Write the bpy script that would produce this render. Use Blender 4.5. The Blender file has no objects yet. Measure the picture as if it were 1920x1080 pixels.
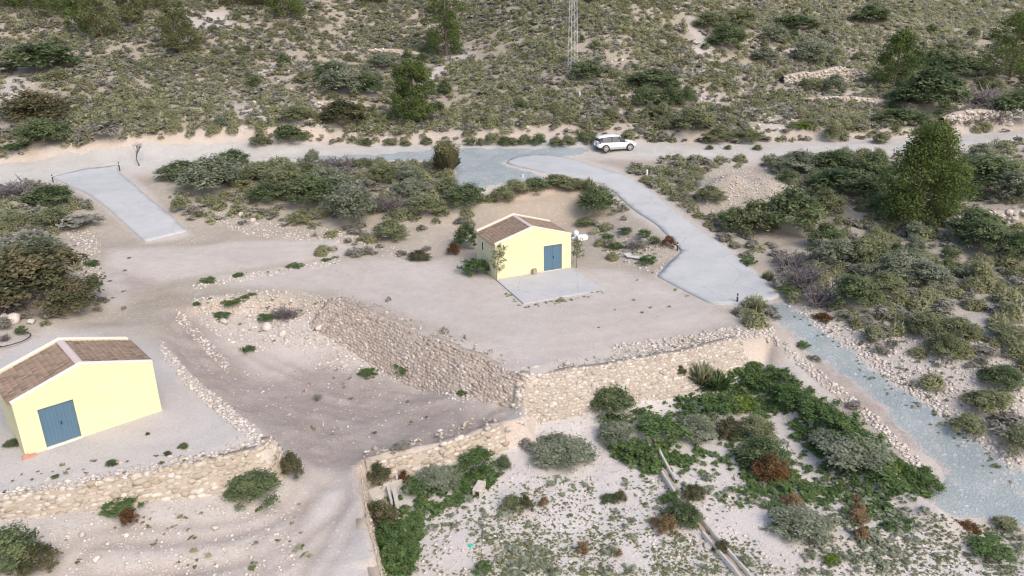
import bpy, math, random
import numpy as np
from mathutils import Matrix, Vector
from mathutils.geometry import delaunay_2d_cdt
random.seed(7); RNG = np.random.default_rng(11)
SC = bpy.context.scene; COL = SC.collection

# ------------------------------------------------------------------ camera
CAM_H, FPX, PITCH, ROLL = 20.0, 1500.0, math.radians(20.86), math.radians(-1.21)
_F = np.array([0, math.cos(PITCH), -math.sin(PITCH)]); _R = np.array([1.0, 0, 0]); _U = np.cross(_R, _F)
CR = math.cos(ROLL)*_R + math.sin(ROLL)*_U; CU = -math.sin(ROLL)*_R + math.cos(ROLL)*_U; CF = _F
cam = bpy.data.objects.new('camera', bpy.data.cameras.new('camera')); COL.objects.link(cam)
cam.data.sensor_width = 36.0; cam.data.lens = FPX/1920*36.0
cam.data.clip_start = 0.5; cam.data.clip_end = 2000
_m = Matrix.Identity(4)
for i in range(3):
    _m[i][0], _m[i][1], _m[i][2] = CR[i], CU[i], -CF[i]
_m[2][3] = CAM_H
cam.matrix_world = _m; SC.camera = cam

# ------------------------------------------------------------------ sky, sun, exposure
SUN_EL, SUN_AZ = math.radians(44), math.radians(146)       # azimuth clockwise from +Y (north)
world = bpy.data.worlds.new('World'); SC.world = world; world.use_nodes = True
_nt = world.node_tree; _nt.nodes.clear()
_sky = _nt.nodes.new('ShaderNodeTexSky'); _sky.sky_type = 'NISHITA'; _sky.sun_disc = False
_sky.sun_elevation = SUN_EL; _sky.sun_rotation = SUN_AZ; _sky.dust_density = 4.0
_bg = _nt.nodes.new('ShaderNodeBackground'); _bg.inputs['Strength'].default_value = 0.15
_wo = _nt.nodes.new('ShaderNodeOutputWorld')
_nt.links.new(_sky.outputs[0], _bg.inputs[0]); _nt.links.new(_bg.outputs[0], _wo.inputs[0])
sun = bpy.data.objects.new('sun', bpy.data.lights.new('sun', 'SUN')); COL.objects.link(sun)
sun.data.energy = 0.9; sun.data.angle = math.radians(28); sun.data.color = (1.0, 0.92, 0.82)
_sd = Vector((math.sin(SUN_AZ)*math.cos(SUN_EL), math.cos(SUN_AZ)*math.cos(SUN_EL), math.sin(SUN_EL)))
sun.rotation_euler = _sd.to_track_quat('Z', 'Y').to_euler()
SC.view_settings.view_transform = 'Standard'; SC.view_settings.look = 'None'
SC.view_settings.exposure = 0.77; SC.view_settings.gamma = 1.0
SC.cycles.use_denoising = True; SC.cycles.denoiser = 'OPENIMAGEDENOISE'; SC.cycles.denoising_input_passes = 'RGB_ALBEDO_NORMAL'; SC.cycles.denoising_prefilter = 'ACCURATE'; SC.cycles.filter_width = 1.2; SC.cycles.max_bounces = 5; SC.cycles.diffuse_bounces = 3; SC.cycles.transparent_max_bounces = 4

# ------------------------------------------------------------------ small helpers
def tag(o, label=None, cat=None, group=None, kind=None):
    if label: o['label'] = label
    if cat: o['category'] = cat
    if group: o['group'] = group
    if kind: o['kind'] = kind
    return o
def empty(name, loc=(0, 0, 0), rz=0.0):
    o = bpy.data.objects.new(name, None); COL.objects.link(o)
    o.location = loc; o.rotation_euler = (0, 0, rz); o.empty_display_size = .2
    return o
def mesh_np(name, V, F, mat, parent=None, attrs=None, smooth=False, tint=None):
    """V (n,3); F = list of (m,k) int arrays; one mesh object."""
    me = bpy.data.meshes.new(name); V = np.asarray(V, float)
    Fs = [np.asarray(f) for f in (F if isinstance(F, list) else [F]) if len(f)]
    me.vertices.add(len(V)); me.vertices.foreach_set('co', V.astype(np.float32).ravel())
    nl = sum(f.size for f in Fs); npoly = sum(len(f) for f in Fs)
    me.loops.add(nl); me.loops.foreach_set('vertex_index', np.concatenate([f.ravel() for f in Fs]).astype(np.int32))
    me.polygons.add(npoly)
    tot = np.concatenate([np.full(len(f), f.shape[1]) for f in Fs]); st = np.concatenate([[0], np.cumsum(tot)[:-1]])
    me.polygons.foreach_set('loop_start', st.astype(np.int32))
    try: me.polygons.foreach_set('loop_total', tot.astype(np.int32))
    except Exception: pass
    if smooth: me.polygons.foreach_set('use_smooth', np.ones(npoly, bool))
    me.update(calc_edges=True); me.validate()
    for k, a in (attrs or {}).items():
        at = me.attributes.new(k, 'FLOAT', 'POINT'); at.data.foreach_set('value', np.asarray(a, np.float32))
    if tint is not None:
        at = me.attributes.new('tint', 'FLOAT', 'POINT'); at.data.foreach_set('value', np.asarray(tint, np.float32))
    for m in (mat if isinstance(mat, (list, tuple)) else [mat]): me.materials.append(m)
    o = bpy.data.objects.new(name, me); COL.objects.link(o)
    if parent: o.parent = parent
    return o
class MB:
    """collects boxes, tubes, prisms -> one mesh"""
    def __init__(s): s.v = []; s.f = []
    def add(s, vs, fs):
        n = len(s.v); s.v += [tuple(v) for v in vs]; s.f += [tuple(i+n for i in f) for f in fs]; return s
    def box(s, x0, x1, y0, y1, z0, z1):
        return s.add([(x0,y0,z0),(x1,y0,z0),(x1,y1,z0),(x0,y1,z0),(x0,y0,z1),(x1,y0,z1),(x1,y1,z1),(x0,y1,z1)],
                     [(0,3,2,1),(4,5,6,7),(0,1,5,4),(1,2,6,5),(2,3,7,6),(3,0,4,7)])
    def tube(s, pts, rad, n=6, cap=True):
        pts = [Vector(p) for p in pts]; rad = rad if hasattr(rad, '__len__') else [rad]*len(pts)
        rings = []
        for i, p in enumerate(pts):
            t = (pts[min(i+1, len(pts)-1)]-pts[max(i-1, 0)])
            t = t.normalized() if t.length > 1e-9 else Vector((0, 0, 1))
            a = t.orthogonal() if abs(t.z) > .9 else t.cross(Vector((0, 0, 1)))
            a.normalize(); b = t.cross(a)
            rings.append([p+(a*math.cos(2*math.pi*k/n)+b*math.sin(2*math.pi*k/n))*rad[i] for k in range(n)])
        vs = [v for r in rings for v in r]; fs = []
        for i in range(len(pts)-1):
            for k in range(n):
                fs.append((i*n+k, i*n+(k+1) % n, (i+1)*n+(k+1) % n, (i+1)*n+k))
        if cap: fs += [tuple(range(n-1, -1, -1)), tuple((len(pts)-1)*n+k for k in range(n))]
        return s.add(vs, fs)
    def prism(s, poly, z0, z1):
        n = len(poly)
        return s.add([(x, y, z0) for x, y in poly]+[(x, y, z1) for x, y in poly],
                     [tuple(range(n-1, -1, -1)), tuple(range(n, 2*n))]+[(i, (i+1) % n, n+(i+1) % n, n+i) for i in range(n)])
    def build(s, name, mat, parent=None, bevel=0.0, smooth=False, loc=None):
        me = bpy.data.meshes.new(name); me.from_pydata(s.v, [], s.f); me.materials.append(mat)
        if smooth: me.polygons.foreach_set('use_smooth', np.ones(len(me.polygons), bool))
        o = bpy.data.objects.new(name, me); COL.objects.link(o)
        if parent: o.parent = parent
        if loc: o.location = loc
        if bevel:
            b = o.modifiers.new('bevel', 'BEVEL'); b.width = bevel; b.segments = 2; b.limit_method = 'ANGLE'
        return o

# smooth value noise in world metres
_PERM = RNG.random((64, 64))
def vnoise(x, y, s, seed=0):
    x = np.asarray(x)/s+seed*17.3; y = np.asarray(y)/s+seed*9.7
    xi = np.floor(x).astype(int); yi = np.floor(y).astype(int); fx = x-xi; fy = y-yi
    fx = fx*fx*(3-2*fx); fy = fy*fy*(3-2*fy)
    P = lambda a, b: _PERM[(xi+a) % 64, (yi+b) % 64]
    return (P(0,0)*(1-fx)+P(1,0)*fx)*(1-fy)+(P(0,1)*(1-fx)+P(1,1)*fx)*fy-.5
def sstep(a, b, x):
    t = np.clip((x-a)/(b-a), 0, 1); return t*t*(3-2*t)

# ------------------------------------------------------------------ survey: bearings from the viewpoint -> ground points
def ray(px, py):
    px = np.asarray(px, float); py = np.asarray(py, float)
    return CF+((px-960)/FPX)[..., None]*CR-((py-540)/FPX)[..., None]*CU
def at_z(px, py, z):
    d = ray(px, py); t = (np.asarray(z, float)-CAM_H)/d[..., 2]
    return np.stack([d[..., 0]*t, d[..., 1]*t], -1)
def at_d(px, py, D):
    d = ray(px, py); t = np.asarray(D, float)/d[..., 1]
    return np.stack([d[..., 0]*t, d[..., 1]*t, CAM_H+d[..., 2]*t], -1)
def project(P):
    P = np.asarray(P, float)-np.array([0, 0, CAM_H]); z = P@CF
    return np.stack([960+FPX*(P@CR)/z, 540-FPX*(P@CU)/z], -1), z

class TPS:
    def __init__(s, xy, z, reg=0.02):
        s.c = np.asarray(xy, float)/20; n = len(s.c); z = np.asarray(z, float)
        K = s.k(s.c); P = np.c_[np.ones(n), s.c]
        A = np.zeros((n+3, n+3)); A[:n, :n] = K+reg*np.eye(n); A[:n, n:] = P; A[n:, :n] = P.T
        s.w = np.linalg.solve(A, np.r_[z, 0, 0, 0])
    def k(s, q):
        r2 = ((q[:, None, :]-s.c[None])**2).sum(-1); return .5*r2*np.log(r2+1e-12)
    def __call__(s, x, y):
        q = np.stack([np.ravel(x), np.ravel(y)], -1)/20; out = np.empty(len(q))
        for i in range(0, len(q), 20000):
            b = q[i:i+20000]; out[i:i+20000] = s.k(b)@s.w[:-3]+np.c_[np.ones(len(b)), b]@s.w[-3:]
        return out.reshape(np.shape(x))

UP = [  # px, py, z
 (0,330,2.6),(200,312,2.75),(400,297,2.9),(600,290,3.0),(800,285,3.05),(1000,280,3.1),(1150,281,3.2),(1320,284,3.4),(1500,280,3.6),(1700,272,3.9),(1900,258,4.2),(2150,240,4.6),(-250,352,2.5),
 (160,326,2.65),(235,385,1.75),(310,445,.8),(110,400,2.0),(180,430,1.35),(350,400,1.5),(300,345,2.5),(50,400,2.3),(60,480,1.7),(100,560,1.1),(170,560,.6),(-100,500,2.1),(-250,560,2.0),
 (100,620,.6),(20,650,.58),(-150,720,.58),(250,520,.5),(160,640,.58),(310,760,.58),(430,800,.58),(200,880,.58),(60,900,.58),(-150,900,.58),(500,835,.58),(360,700,.58),(-300,1000,.58),(300,640,.5),
 (400,475,.55),(600,462,.5),(500,505,.25),(700,480,.25),(450,540,.12),(600,540,.03),(300,500,.55),
 (800,560,0),(900,600,0),(1000,650,0),(1100,560,0),(1200,620,0),(1350,590,0),(950,500,0),(850,500,.05),(1170,500,.05),(1100,460,.08),(1300,560,0),(985,700,0),(1400,610,0),(700,570,0),(1440,620,0),
 (960,303,3.0),(1030,303,2.95),(1120,322,2.7),(1200,375,1.8),(1290,450,.8),(1350,520,.15),(1430,560,-.02),(880,315,2.8),(900,350,2.5),(860,340,2.6),
 (1000,367,2.3),(1060,363,2.3),(1125,372,2.0),(940,385,2.0),(1000,411,.2),(1060,408,.2),(1105,408,.35),(940,418,.3),(1175,425,1.0),(1230,470,.5),(1150,455,.15),(1080,425,.1),(980,428,.1),
 (600,312,2.7),(750,312,2.8),(500,372,1.9),(620,425,.8),(500,425,.8),(700,432,.55),(800,385,1.9),(800,450,.4),(870,440,.2),(420,350,2.3),(420,430,.75),(700,360,2.1),
 (1500,470,.9),(1600,560,.9),(1450,577,-.1),(1520,660,-.7),(1640,740,-1.35),(1760,830,-2.05),(1850,930,-2.75),(1950,1010,-3.1),(2100,1100,-3.3),
 (1560,610,.0),(1680,705,-.7),(1800,790,-1.4),(1900,880,-2.0),(1900,700,.1),(1900,600,.9),(1900,500,1.6),(1850,430,2.0),(1850,390,2.8),(1900,330,3.4),(1700,430,1.5),(1700,350,2.5),(1600,400,1.6),(1600,330,2.7),
 (1450,400,1.35),(1400,320,2.5),(1300,330,2.4),(1400,440,.85),(2150,700,.4),(2150,500,1.8),(2150,350,3.5),(1750,520,1.2),(1480,520,.35),
 (1700,800,-1.75),(1790,960,-2.85),(1600,720,-1.15),(1490,630,-.4),(2300,1200,-3.4),
]
HILL = [  # px, py, depth
 (0,250,90),(0,190,97),(0,120,112),(0,50,128),(0,0,140),(-300,200,100),(-300,50,135),(-300,-100,175),
 (250,240,90),(250,180,100),(250,100,118),(250,20,138),(250,-80,165),
 (520,230,92),(520,160,104),(520,80,122),(520,0,142),(520,-100,175),
 (760,228,95),(800,150,112),(830,90,128),(840,20,150),(840,-60,180),
 (1050,250,88.5),(1050,200,95),(1050,133,107),(1050,60,122),(1050,-10,138),(1050,-100,165),
 (1320,250,88),(1320,200,97),(1330,120,115),(1330,40,137),(1330,-50,168),
 (1600,240,88),(1550,190,100),(1550,140,116),(1550,80,132),(1600,20,152),(1600,-60,185),
 (1850,215,93),(1850,180,103),(1800,130,118),(1850,60,140),(1850,0,165),(1850,-80,200),(2200,180,105),(2200,60,145),(2200,-60,190),
 (-300,-260,240),(500,-260,240),(1200,-260,240),(2000,-220,255)]
_u = np.array(UP); _xy = at_z(_u[:,0], _u[:,1], _u[:,2]); _h = np.array(HILL); _hp = at_d(_h[:,0], _h[:,1], _h[:,2])
T_UP = TPS(np.r_[_xy, _hp[:, :2]], np.r_[_u[:,2], _hp[:,2]])
PIT = [(265,570,.4),(300,600,.15),(500,800,-1.15),(600,850,-1.4),(650,872,-1.5),(560,720,-2.0),(700,720,-2.25),(800,775,-2.15),(900,765,-1.65),(960,790,-1.5),(740,765,-2.3),(850,735,-1.7),(690,842,-1.55),(780,822,-1.6),(860,805,-1.55),(470,655,-1.35),(640,655,-2.0),(520,672,-1.8),(600,665,-1.95),(435,665,-1.4),(480,725,-1.85),(400,610,-.75),(340,650,-.25),(395,715,-.6),(455,770,-1.0),
 (560,960,-1.35),(300,1000,-.7),(100,1050,-.5),(0,980,.0),(640,1080,-1.7),(200,940,-.22),(400,915,-.45),(530,893,-.8),(-300,1100,.1),(300,1200,-1.6),(700,1200,-1.9),(-300,1400,-.8),(350,560,.1),(440,612,-1.05),(490,612,-1.15),(560,614,-1.25),(610,625,-1.4)]
_u = np.array(PIT); T_PIT = TPS(at_z(_u[:,0], _u[:,1], _u[:,2]), _u[:,2])
FIELD = [(720,950,-2.75),(800,920,-2.65),(1000,1000,-2.85),(1100,850,-2.6),(980,800,-2.35),(1100,780,-2.4),(1280,715,-2.1),(1450,690,-1.9),(1520,760,-2.2),(1600,850,-2.5),(1730,945,-2.75),(1850,1010,-2.95),(1300,1080,-3.0),(1900,1080,-3.15),
 (1300,900,-2.75),(1000,1300,-3.2),(2200,1300,-3.4),(700,1200,-3.0),(740,890,-2.5),(860,850,-2.45)]
_u = np.array(FIELD); T_FLD = TPS(at_z(_u[:,0], _u[:,1], _u[:,2]), _u[:,2])

LOWB = [(-400,1010,.58,.7),(0,935,.58,.7),(150,910,.58,.7),(300,882,.58,.7),(430,858,.58,.7),(500,842,.58,.6),(512,826,.58,.7),(470,790,.58,.9),(430,762,.58,.9),(370,715,.55,1.0),(330,675,.55,1.2),(295,630,.5,1.5),(262,585,.45,3),
 (300,560,.35,4),(350,572,.2,2.0),(400,560,.15,1.5),(480,552,.1,1.4),(560,550,.05,1.4),(618,562,0,1.8),(700,590,0,1.9),(800,634,0,1.9),(900,672,0,1.7),(950,694,0,1.3),(985,703,0,1.4),(1025,701,0,1.5),(1150,682,0,1.5),(1290,657,0,1.4),(1400,632,0,1.5),(1448,622,0,1.2),
 (1478,645,-.2,2),(1530,690,-.6,2.5),(1605,770,-1.25,2.5),(1690,860,-1.95,2),(1738,925,-2.5,1.5),(1800,985,-2.9,1),(1900,1040,-3.1,1),(2400,1290,-3.4,1)]
_u = np.array(LOWB); LOW_W = _u[:,3]; LOW_P = np.r_[at_z(_u[:,0], _u[:,1], _u[:,2]), [[40.,2.],[-45.,2.]]]; LOW_W = np.r_[LOW_W, 1, 1]
FLDB = [(984,800,-1.6),(935,803,-1.5),(860,832,-1.5),(780,849,-1.5),(690,868,-1.5),(668,892,-1.5),(690,1000,-1.6),(714,1095,-1.75),(735,1200,-1.9)]
_u = np.array(FLDB); FLD_P = np.r_[at_z(_u[:,0], _u[:,1], _u[:,2]), [[-4.5,2.],[60.,2.],[60.,60.],[14.,60.]], at_z(np.array([1000.]), np.array([690.]), np.array([0.]))]

def seg_dist(x, y, P, closed=True, W=None):
    """distance to a polyline, side-agnostic; also the interpolated W"""
    best = np.full(np.shape(x), 1e9); bw = np.ones(np.shape(x)); n = len(P)
    for i in range(n if closed else n-1):
        a = P[i]; b = P[(i+1) % n]; d = b-a; L = d@d+1e-12
        t = np.clip(((x-a[0])*d[0]+(y-a[1])*d[1])/L, 0, 1)
        e = np.hypot(x-a[0]-t*d[0], y-a[1]-t*d[1]); k = e < best
        best = np.where(k, e, best)
        if W is not None: bw = np.where(k, W[i]*(1-t)+W[(i+1) % n]*t, bw)
    return best, bw
def inside(x, y, P):
    c = np.zeros(np.shape(x), bool); n = len(P)
    for i in range(n):
        a = P[i]; b = P[(i+1) % n]
        if a[1] == b[1]: continue
        c ^= ((a[1] > y) != (b[1] > y)) & (x < (b[0]-a[0])*(y-a[1])/(b[1]-a[1])+a[0])
    return c
def pixpoly(pts, z): p = np.array(pts, float); return at_z(p[:,0], p[:,1], np.full(len(p), z) if np.isscalar(z) else np.array(z))
MOUND_C = at_z(np.array([1400.]), np.array([372.]), np.array([1.7]))[0]
def zl(p): a = np.array(p, float); return at_z(a[:,0], a[:,1], a[:,2])
FLAT = [(pixpoly([(-60,700),(90,600),(300,650),(500,820),(330,880),(-100,940)], .58), 1.5), (pixpoly([(330,520),(700,480),(900,480),(1180,500),(1350,560),(1430,610),(985,700),(620,556),(420,550)], 0), 2), (zl([(190,470,.9),(310,455,.8),(480,448,.55),(640,446,.45),(720,470,.25),(640,485,.3),(480,505,.3),(330,530,.3),(260,560,.45),(200,600,.55),(160,560,.55)]), 1.5),
 (zl([(940,310,3.0),(985,286,3.02),(1090,292,3.0),(1170,318,2.6),(1240,362,1.9),(1300,410,1.2),(1370,455,.6),(1475,555,0),(1430,580,0),(1320,580,0),(1215,520,.05),(1262,475,.4),(1225,432,1.0),(1170,390,1.7),(1110,350,2.5),(1000,330,2.9)]), .8),
 (zl([(80,336,2.6),(160,312,2.7),(240,306,2.75),(290,365,2.0),(370,440,.85),(270,462,.75),(180,390,1.7)]), .8), (zl([(420,292,2.9),(850,275,3.05),(1110,274,3.1),(1100,345,2.7),(900,370,2.45),(835,350,2.6),(810,308,2.95),(420,306,2.9)]), .8),
 (zl([(1415,560,0),(1480,562,0),(1660,680,-1.1),(1860,830,-2.3),(2060,960,-3.1),(2000,1020,-3.2),(1700,950,-2.7),(1740,885,-2.4),(1590,740,-1.3),(1445,615,-.25)]), .8)]
# ruts left by tyres: pixel polyline, z
RUTS = [[(255,520,.45),(300,590,.2),(360,660,-.4),(430,720,-.9),(520,790,-1.2),(600,845,-1.4),(640,880,-1.5)], [(430,690,-.8),(540,740,-1.2),(650,790,-1.4),(780,800,-1.5),(880,790,-1.5)],
 [(640,890,-1.5),(600,980,-1.55),(540,1060,-1.6),(480,1140,-1.7)], [(450,660,-.9),(560,700,-1.2),(700,750,-1.4),(840,785,-1.5)], [(660,900,-1.5),(560,1010,-1.5),(400,1060,-1.5),(200,1075,-1.4)]]
RUTS += [[(648,872,-1.5),(560,825,-1.35),(470,745,-1.2),(395,665,-.5),(335,605,0)],[(655,865,-1.5),(730,815,-1.65),(830,795,-1.5),(900,772,-1.4),(918,748,-1.3)],[(600,835,-1.4),(700,795,-1.65),(850,768,-1.45)],[(520,765,-1.4),(650,775,-1.65),(800,790,-1.55)],[(560,720,-1.5),(680,735,-1.65),(820,745,-1.4)],[(300,478,.5),(600,522,.05),(850,562,0),(1100,602,0),(1330,565,0)],[(640,500,.1),(800,580,0),(980,650,0),(1200,610,0),(1400,585,0)],[(330,475,.6),(480,470,.5),(680,460,.4)],[(60,760,.58),(250,840,.58),(420,800,.58),(330,690,.58),(240,600,.5)]]
RUTS = [at_z(*np.array(r).T) for r in RUTS]
def resample(P, step):
    P = np.asarray(P, float); L = np.r_[0, np.cumsum(np.linalg.norm(np.diff(P, axis=0), axis=1))]
    n = max(2, int(L[-1]/step)+1); t = np.linspace(0, L[-1], n)
    return np.stack([np.interp(t, L, P[:, k]) for k in range(P.shape[1])], -1)
def smooth_line(P, step=.4, it=6):
    P = resample(P, step)
    for _ in range(it): P[1:-1] = .25*P[:-2]+.5*P[1:-1]+.25*P[2:]
    return P
RUTS = [smooth_line(r, 1.0) for r in RUTS]
ROAD = smooth_line(np.array([at_z(*p) for p in [(-400,366,2.4),(-250,352,2.5),(0,330,2.6),(200,312,2.75),(400,296,2.9),(600,290,3.0),(800,285,3.05),(1000,281,3.1),(1150,281,3.2),(1320,283,3.4),(1500,280,3.6),(1700,272,3.9),(1900,258,4.2),(2150,240,4.6)]]), 1.5)

def terrain(x, y, fine=True, masks=False):
    x = np.asarray(x, float); y = np.asarray(y, float); shp = x.shape; x = x.ravel(); y = y.ravel()
    up = T_UP(x, y); pit = T_PIT(x, y); fld = T_FLD(x, y)
    near = y < 72
    d, w = seg_dist(x, y, LOW_P, True, LOW_W); ins = inside(x, y, LOW_P)
    m1 = np.where(ins, sstep(0, 1, d/(w*.8)), 0)
    df, _ = seg_dist(x, y, FLD_P); inf = inside(x, y, FLD_P); m2 = np.where(inf, sstep(0, .55, df), 0)
    low = pit*(1-m2)+fld*m2
    z = up*(1-m1)+low*m1
    dr, _ = seg_dist(x, y, ROAD, False); droad = dr
    # cut bank behind the road, excavation behind the shed, spoil mound
    side = y > np.interp(x, ROAD[:,0], ROAD[:,1])
    z += np.where(side, .75*sstep(3.0, 3.9, dr)*(1-sstep(7, 14, dr)), 0)
    md = np.hypot((x-MOUND_C[0])/1.25, y-MOUND_C[1]); z += 2.1*np.exp(-(md/3.3)**2)*(1+.5*vnoise(x, y, 1.6, 3))
    flat = np.zeros(len(x))
    for P, s in FLAT:
        dd, _ = seg_dist(x, y, P); flat = np.maximum(flat, np.where(inside(x, y, P), sstep(0, s, dd), 0))
    flat = np.maximum(flat, 1-sstep(2.4, 4.8, droad-1.3*(x < -25)))
    rough = (1-flat)*(1-.6*m1)
    hill = sstep(2.5, 11, np.where(side, dr, 0))
    z += rough*(.30*vnoise(x, y, 3.1, 1)+.14*vnoise(x, y, 1.1, 2))+hill*(1.6*vnoise(x, y, 17, 4)+.9*vnoise(x, y, 7, 5))
    z += np.where(inf & (y > 25) & (x > -3), m1*m2*(1-sstep(w*.5, w*.5+2.4, d))*(.55+.9*vnoise(x, y, 2.6, 15)), 0)
    pitm = m1*(1-m2); z += pitm*(.34*vnoise(x, y, 2.4, 11)+.20*vnoise(x, y, .9, 12))*(1-sstep(1.5, 4.5, d))*(y > 38)+pitm*.12*vnoise(x, y, 1.3, 13)
    z += np.where(ins & ~inf, .28*np.exp(-(df/.7)**2)*m1*(y > 26), 0)
    z += .05*vnoise(x, y, 1.6, 6)*(.4+m1)+.03*vnoise(x, y, .5, 7)*(.4+m1)
    rut = np.zeros(len(x))
    if fine:
        for R in RUTS:
            k = np.where((y < 62))[0]
            if len(k):
                dd, _ = seg_dist(x[k], y[k], R, False)
                g = np.exp(-((np.abs(dd)-.8)/.34)**2)*(.6+.8*vnoise(x[k], y[k], 2.2, 8)); g2 = np.exp(-((np.abs(dd)-1.65)/.3)**2)*.45
                rut[k] = np.maximum(rut[k], g+g2)
        z -= .12*rut*m1
    if masks:
        return z.reshape(shp), dict(m1=m1, m2=m1*m2, flat=flat, hill=hill, rut=rut, dr=dr, dlow=d, ins=ins)
    return z.reshape(shp)
def ground_at(px, py, d0=15., d1=260.):
    """where the sight line through a bearing meets the ground"""
    px = np.atleast_1d(np.asarray(px, float)); py = np.atleast_1d(np.asarray(py, float)); d = ray(px, py)
    d = d/np.hypot(d[:,0], d[:,1])[:, None]; T = d0*(d1/d0)**np.linspace(0, 1, 420)
    X = d[:,0][:,None]*T; Y = d[:,1][:,None]*T; Z = CAM_H+d[:,2][:,None]*T; G = zfast(X, Y)
    below = Z < G; i = np.where(below.any(1), below.argmax(1), len(T)-1); i = np.maximum(i, 1); r = np.arange(len(px))
    a = Z[r,i-1]-G[r,i-1]; b = Z[r,i]-G[r,i]; t = T[i-1]+(T[i]-T[i-1])*np.clip(a/(a-b+1e-9), 0, 1)
    P = np.stack([d[:,0]*t, d[:,1]*t], -1)
    return np.c_[P, zfast(P[:,0], P[:,1])]
_GY = 3*np.exp(.0062*np.arange(int(np.log(255/3)/.0062)+1)); _GU = np.linspace(-1.0, 1.0, 345); ZG = None
def zfast(x, y):
    """height read back from the ground sheet"""
    v = np.clip(np.log(np.maximum(y, 3.01)/3)/.0062, 0, len(_GY)-1.001); u = np.clip((x/(np.maximum(y, 3.01)+6)+1)/2*344, 0, 343.999)
    i = v.astype(int); j = u.astype(int); a = v-i; b = u-j
    return (ZG[i,j]*(1-b)+ZG[i,j+1]*b)*(1-a)+(ZG[i+1,j]*(1-b)+ZG[i+1,j+1]*b)*a
def G1(px, py): return ground_at([px], [py])[0]
def gz(x, y): return float(terrain(np.array([x]), np.array([y]))[0])
# ------------------------------------------------------------------ materials
class NT:
    def __init__(s, name, rough=.9):
        s.m = bpy.data.materials.new(name); s.m.use_nodes = True; s.t = s.m.node_tree; s.t.nodes.clear()
        s.out = s.n('ShaderNodeOutputMaterial'); s.b = s.n('ShaderNodeBsdfPrincipled')
        s.b.inputs['Roughness'].default_value = rough; s.b.inputs['Specular IOR Level'].default_value = .25
        s.l(s.b.outputs[0], s.out.inputs[0])
    def n(s, ty, **k):
        x = s.t.nodes.new(ty)
        for a, v in k.items(): setattr(x, a, v)
        return x
    def l(s, a, b): s.t.links.new(a, b)
    def co(s, scale=(1,1,1)):
        c = s.n('ShaderNodeTexCoord'); m = s.n('ShaderNodeMapping'); m.inputs['Scale'].default_value = scale
        s.l(c.outputs['Object'], m.inputs[0]); return m.outputs[0]
    def noise(s, scale, detail=4, rough=.55, vec=None):
        x = s.n('ShaderNodeTexNoise'); x.inputs['Scale'].default_value = scale; x.inputs['Detail'].default_value = detail; x.inputs['Roughness'].default_value = rough
        s.l(vec if vec is not None else s.co(), x.inputs['Vector']); return x.outputs['Fac']
    def voro(s, scale, feature='F1', out='Distance', vec=None):
        x = s.n('ShaderNodeTexVoronoi', feature=feature); x.inputs['Scale'].default_value = scale
        s.l(vec if vec is not None else s.co(), x.inputs['Vector']); return x.outputs[out]
    def attr(s, name):
        x = s.n('ShaderNodeAttribute', attribute_name=name); return x.outputs['Fac']
    def ramp(s, fac, *st):
        x = s.n('ShaderNodeValToRGB'); e = x.color_ramp.elements
        while len(e) < len(st): e.new(.5)
        for i, (p, c) in enumerate(st): e[i].position = p; e[i].color = (*c, 1) if hasattr(c, '__len__') else (c, c, c, 1)
        s.l(fac, x.inputs[0]); return x.outputs[0]
    def mix(s, fac, a, b, mode='MIX'):
        x = s.n('ShaderNodeMix', data_type='RGBA', blend_type=mode)
        for v, i in ((fac, 0), (a, 6), (b, 7)):
            if hasattr(v, 'links'): s.l(v, x.inputs[i])
            elif hasattr(v, '__len__'): x.inputs[i].default_value = (*v, 1)
            elif i == 0: x.inputs[0].default_value = v
            else: x.inputs[i].default_value = (v, v, v, 1)
        return x.outputs[2]
    def math(s, op, a, b=0.0, clamp=False):
        x = s.n('ShaderNodeMath', operation=op, use_clamp=clamp)
        for v, i in ((a, 0), (b, 1)):
            if hasattr(v, 'links'): s.l(v, x.inputs[i])
            else: x.inputs[i].default_value = v
        return x.outputs[0]
    def bump(s, h, dist=.05, strength=.6):
        x = s.n('ShaderNodeBump'); x.inputs['Distance'].default_value = dist; x.inputs['Strength'].default_value = strength
        s.l(h, x.inputs['Height']); s.l(x.outputs[0], s.b.inputs['Normal'])
    def color(s, c):
        if hasattr(c, 'links'): s.l(c, s.b.inputs['Base Color'])
        else: s.b.inputs['Base Color'].default_value = (*c, 1)
        return s
def var_mat(name, a, b, scale=6, rough=.9, spec=None, metal=0, bump=None):
    n = NT(name, rough); n.color(n.mix(n.noise(scale, 5), a, b))
    if spec is not None: n.b.inputs['Specular IOR Level'].default_value = spec
    n.b.inputs['Metallic'].default_value = metal
    if bump: n.bump(n.noise(scale*4, 4), bump, .5)
    return n.m
def leaf_mat(name, dark, mid, light, hue=.06):
    n = NT(name, .75); n.b.inputs['Specular IOR Level'].default_value = .12
    oi = n.n('ShaderNodeObjectInfo')
    t = n.math('ADD', n.attr('tint'), n.math('MULTIPLY', n.math('SUBTRACT', oi.outputs['Random'], .5), .25), True)
    c = n.ramp(t, (0.0, dark), (.5, mid), (1.0, light))
    n.color(c)
    tr = n.n('ShaderNodeBsdfTranslucent'); n.l(c, tr.inputs[0]); mx = n.n('ShaderNodeMixShader'); mx.inputs[0].default_value = .45
    n.l(n.b.outputs[0], mx.inputs[1]); n.l(tr.outputs[0], mx.inputs[2]); n.l(mx.outputs[0], n.out.inputs[0])
    return n.m

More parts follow.
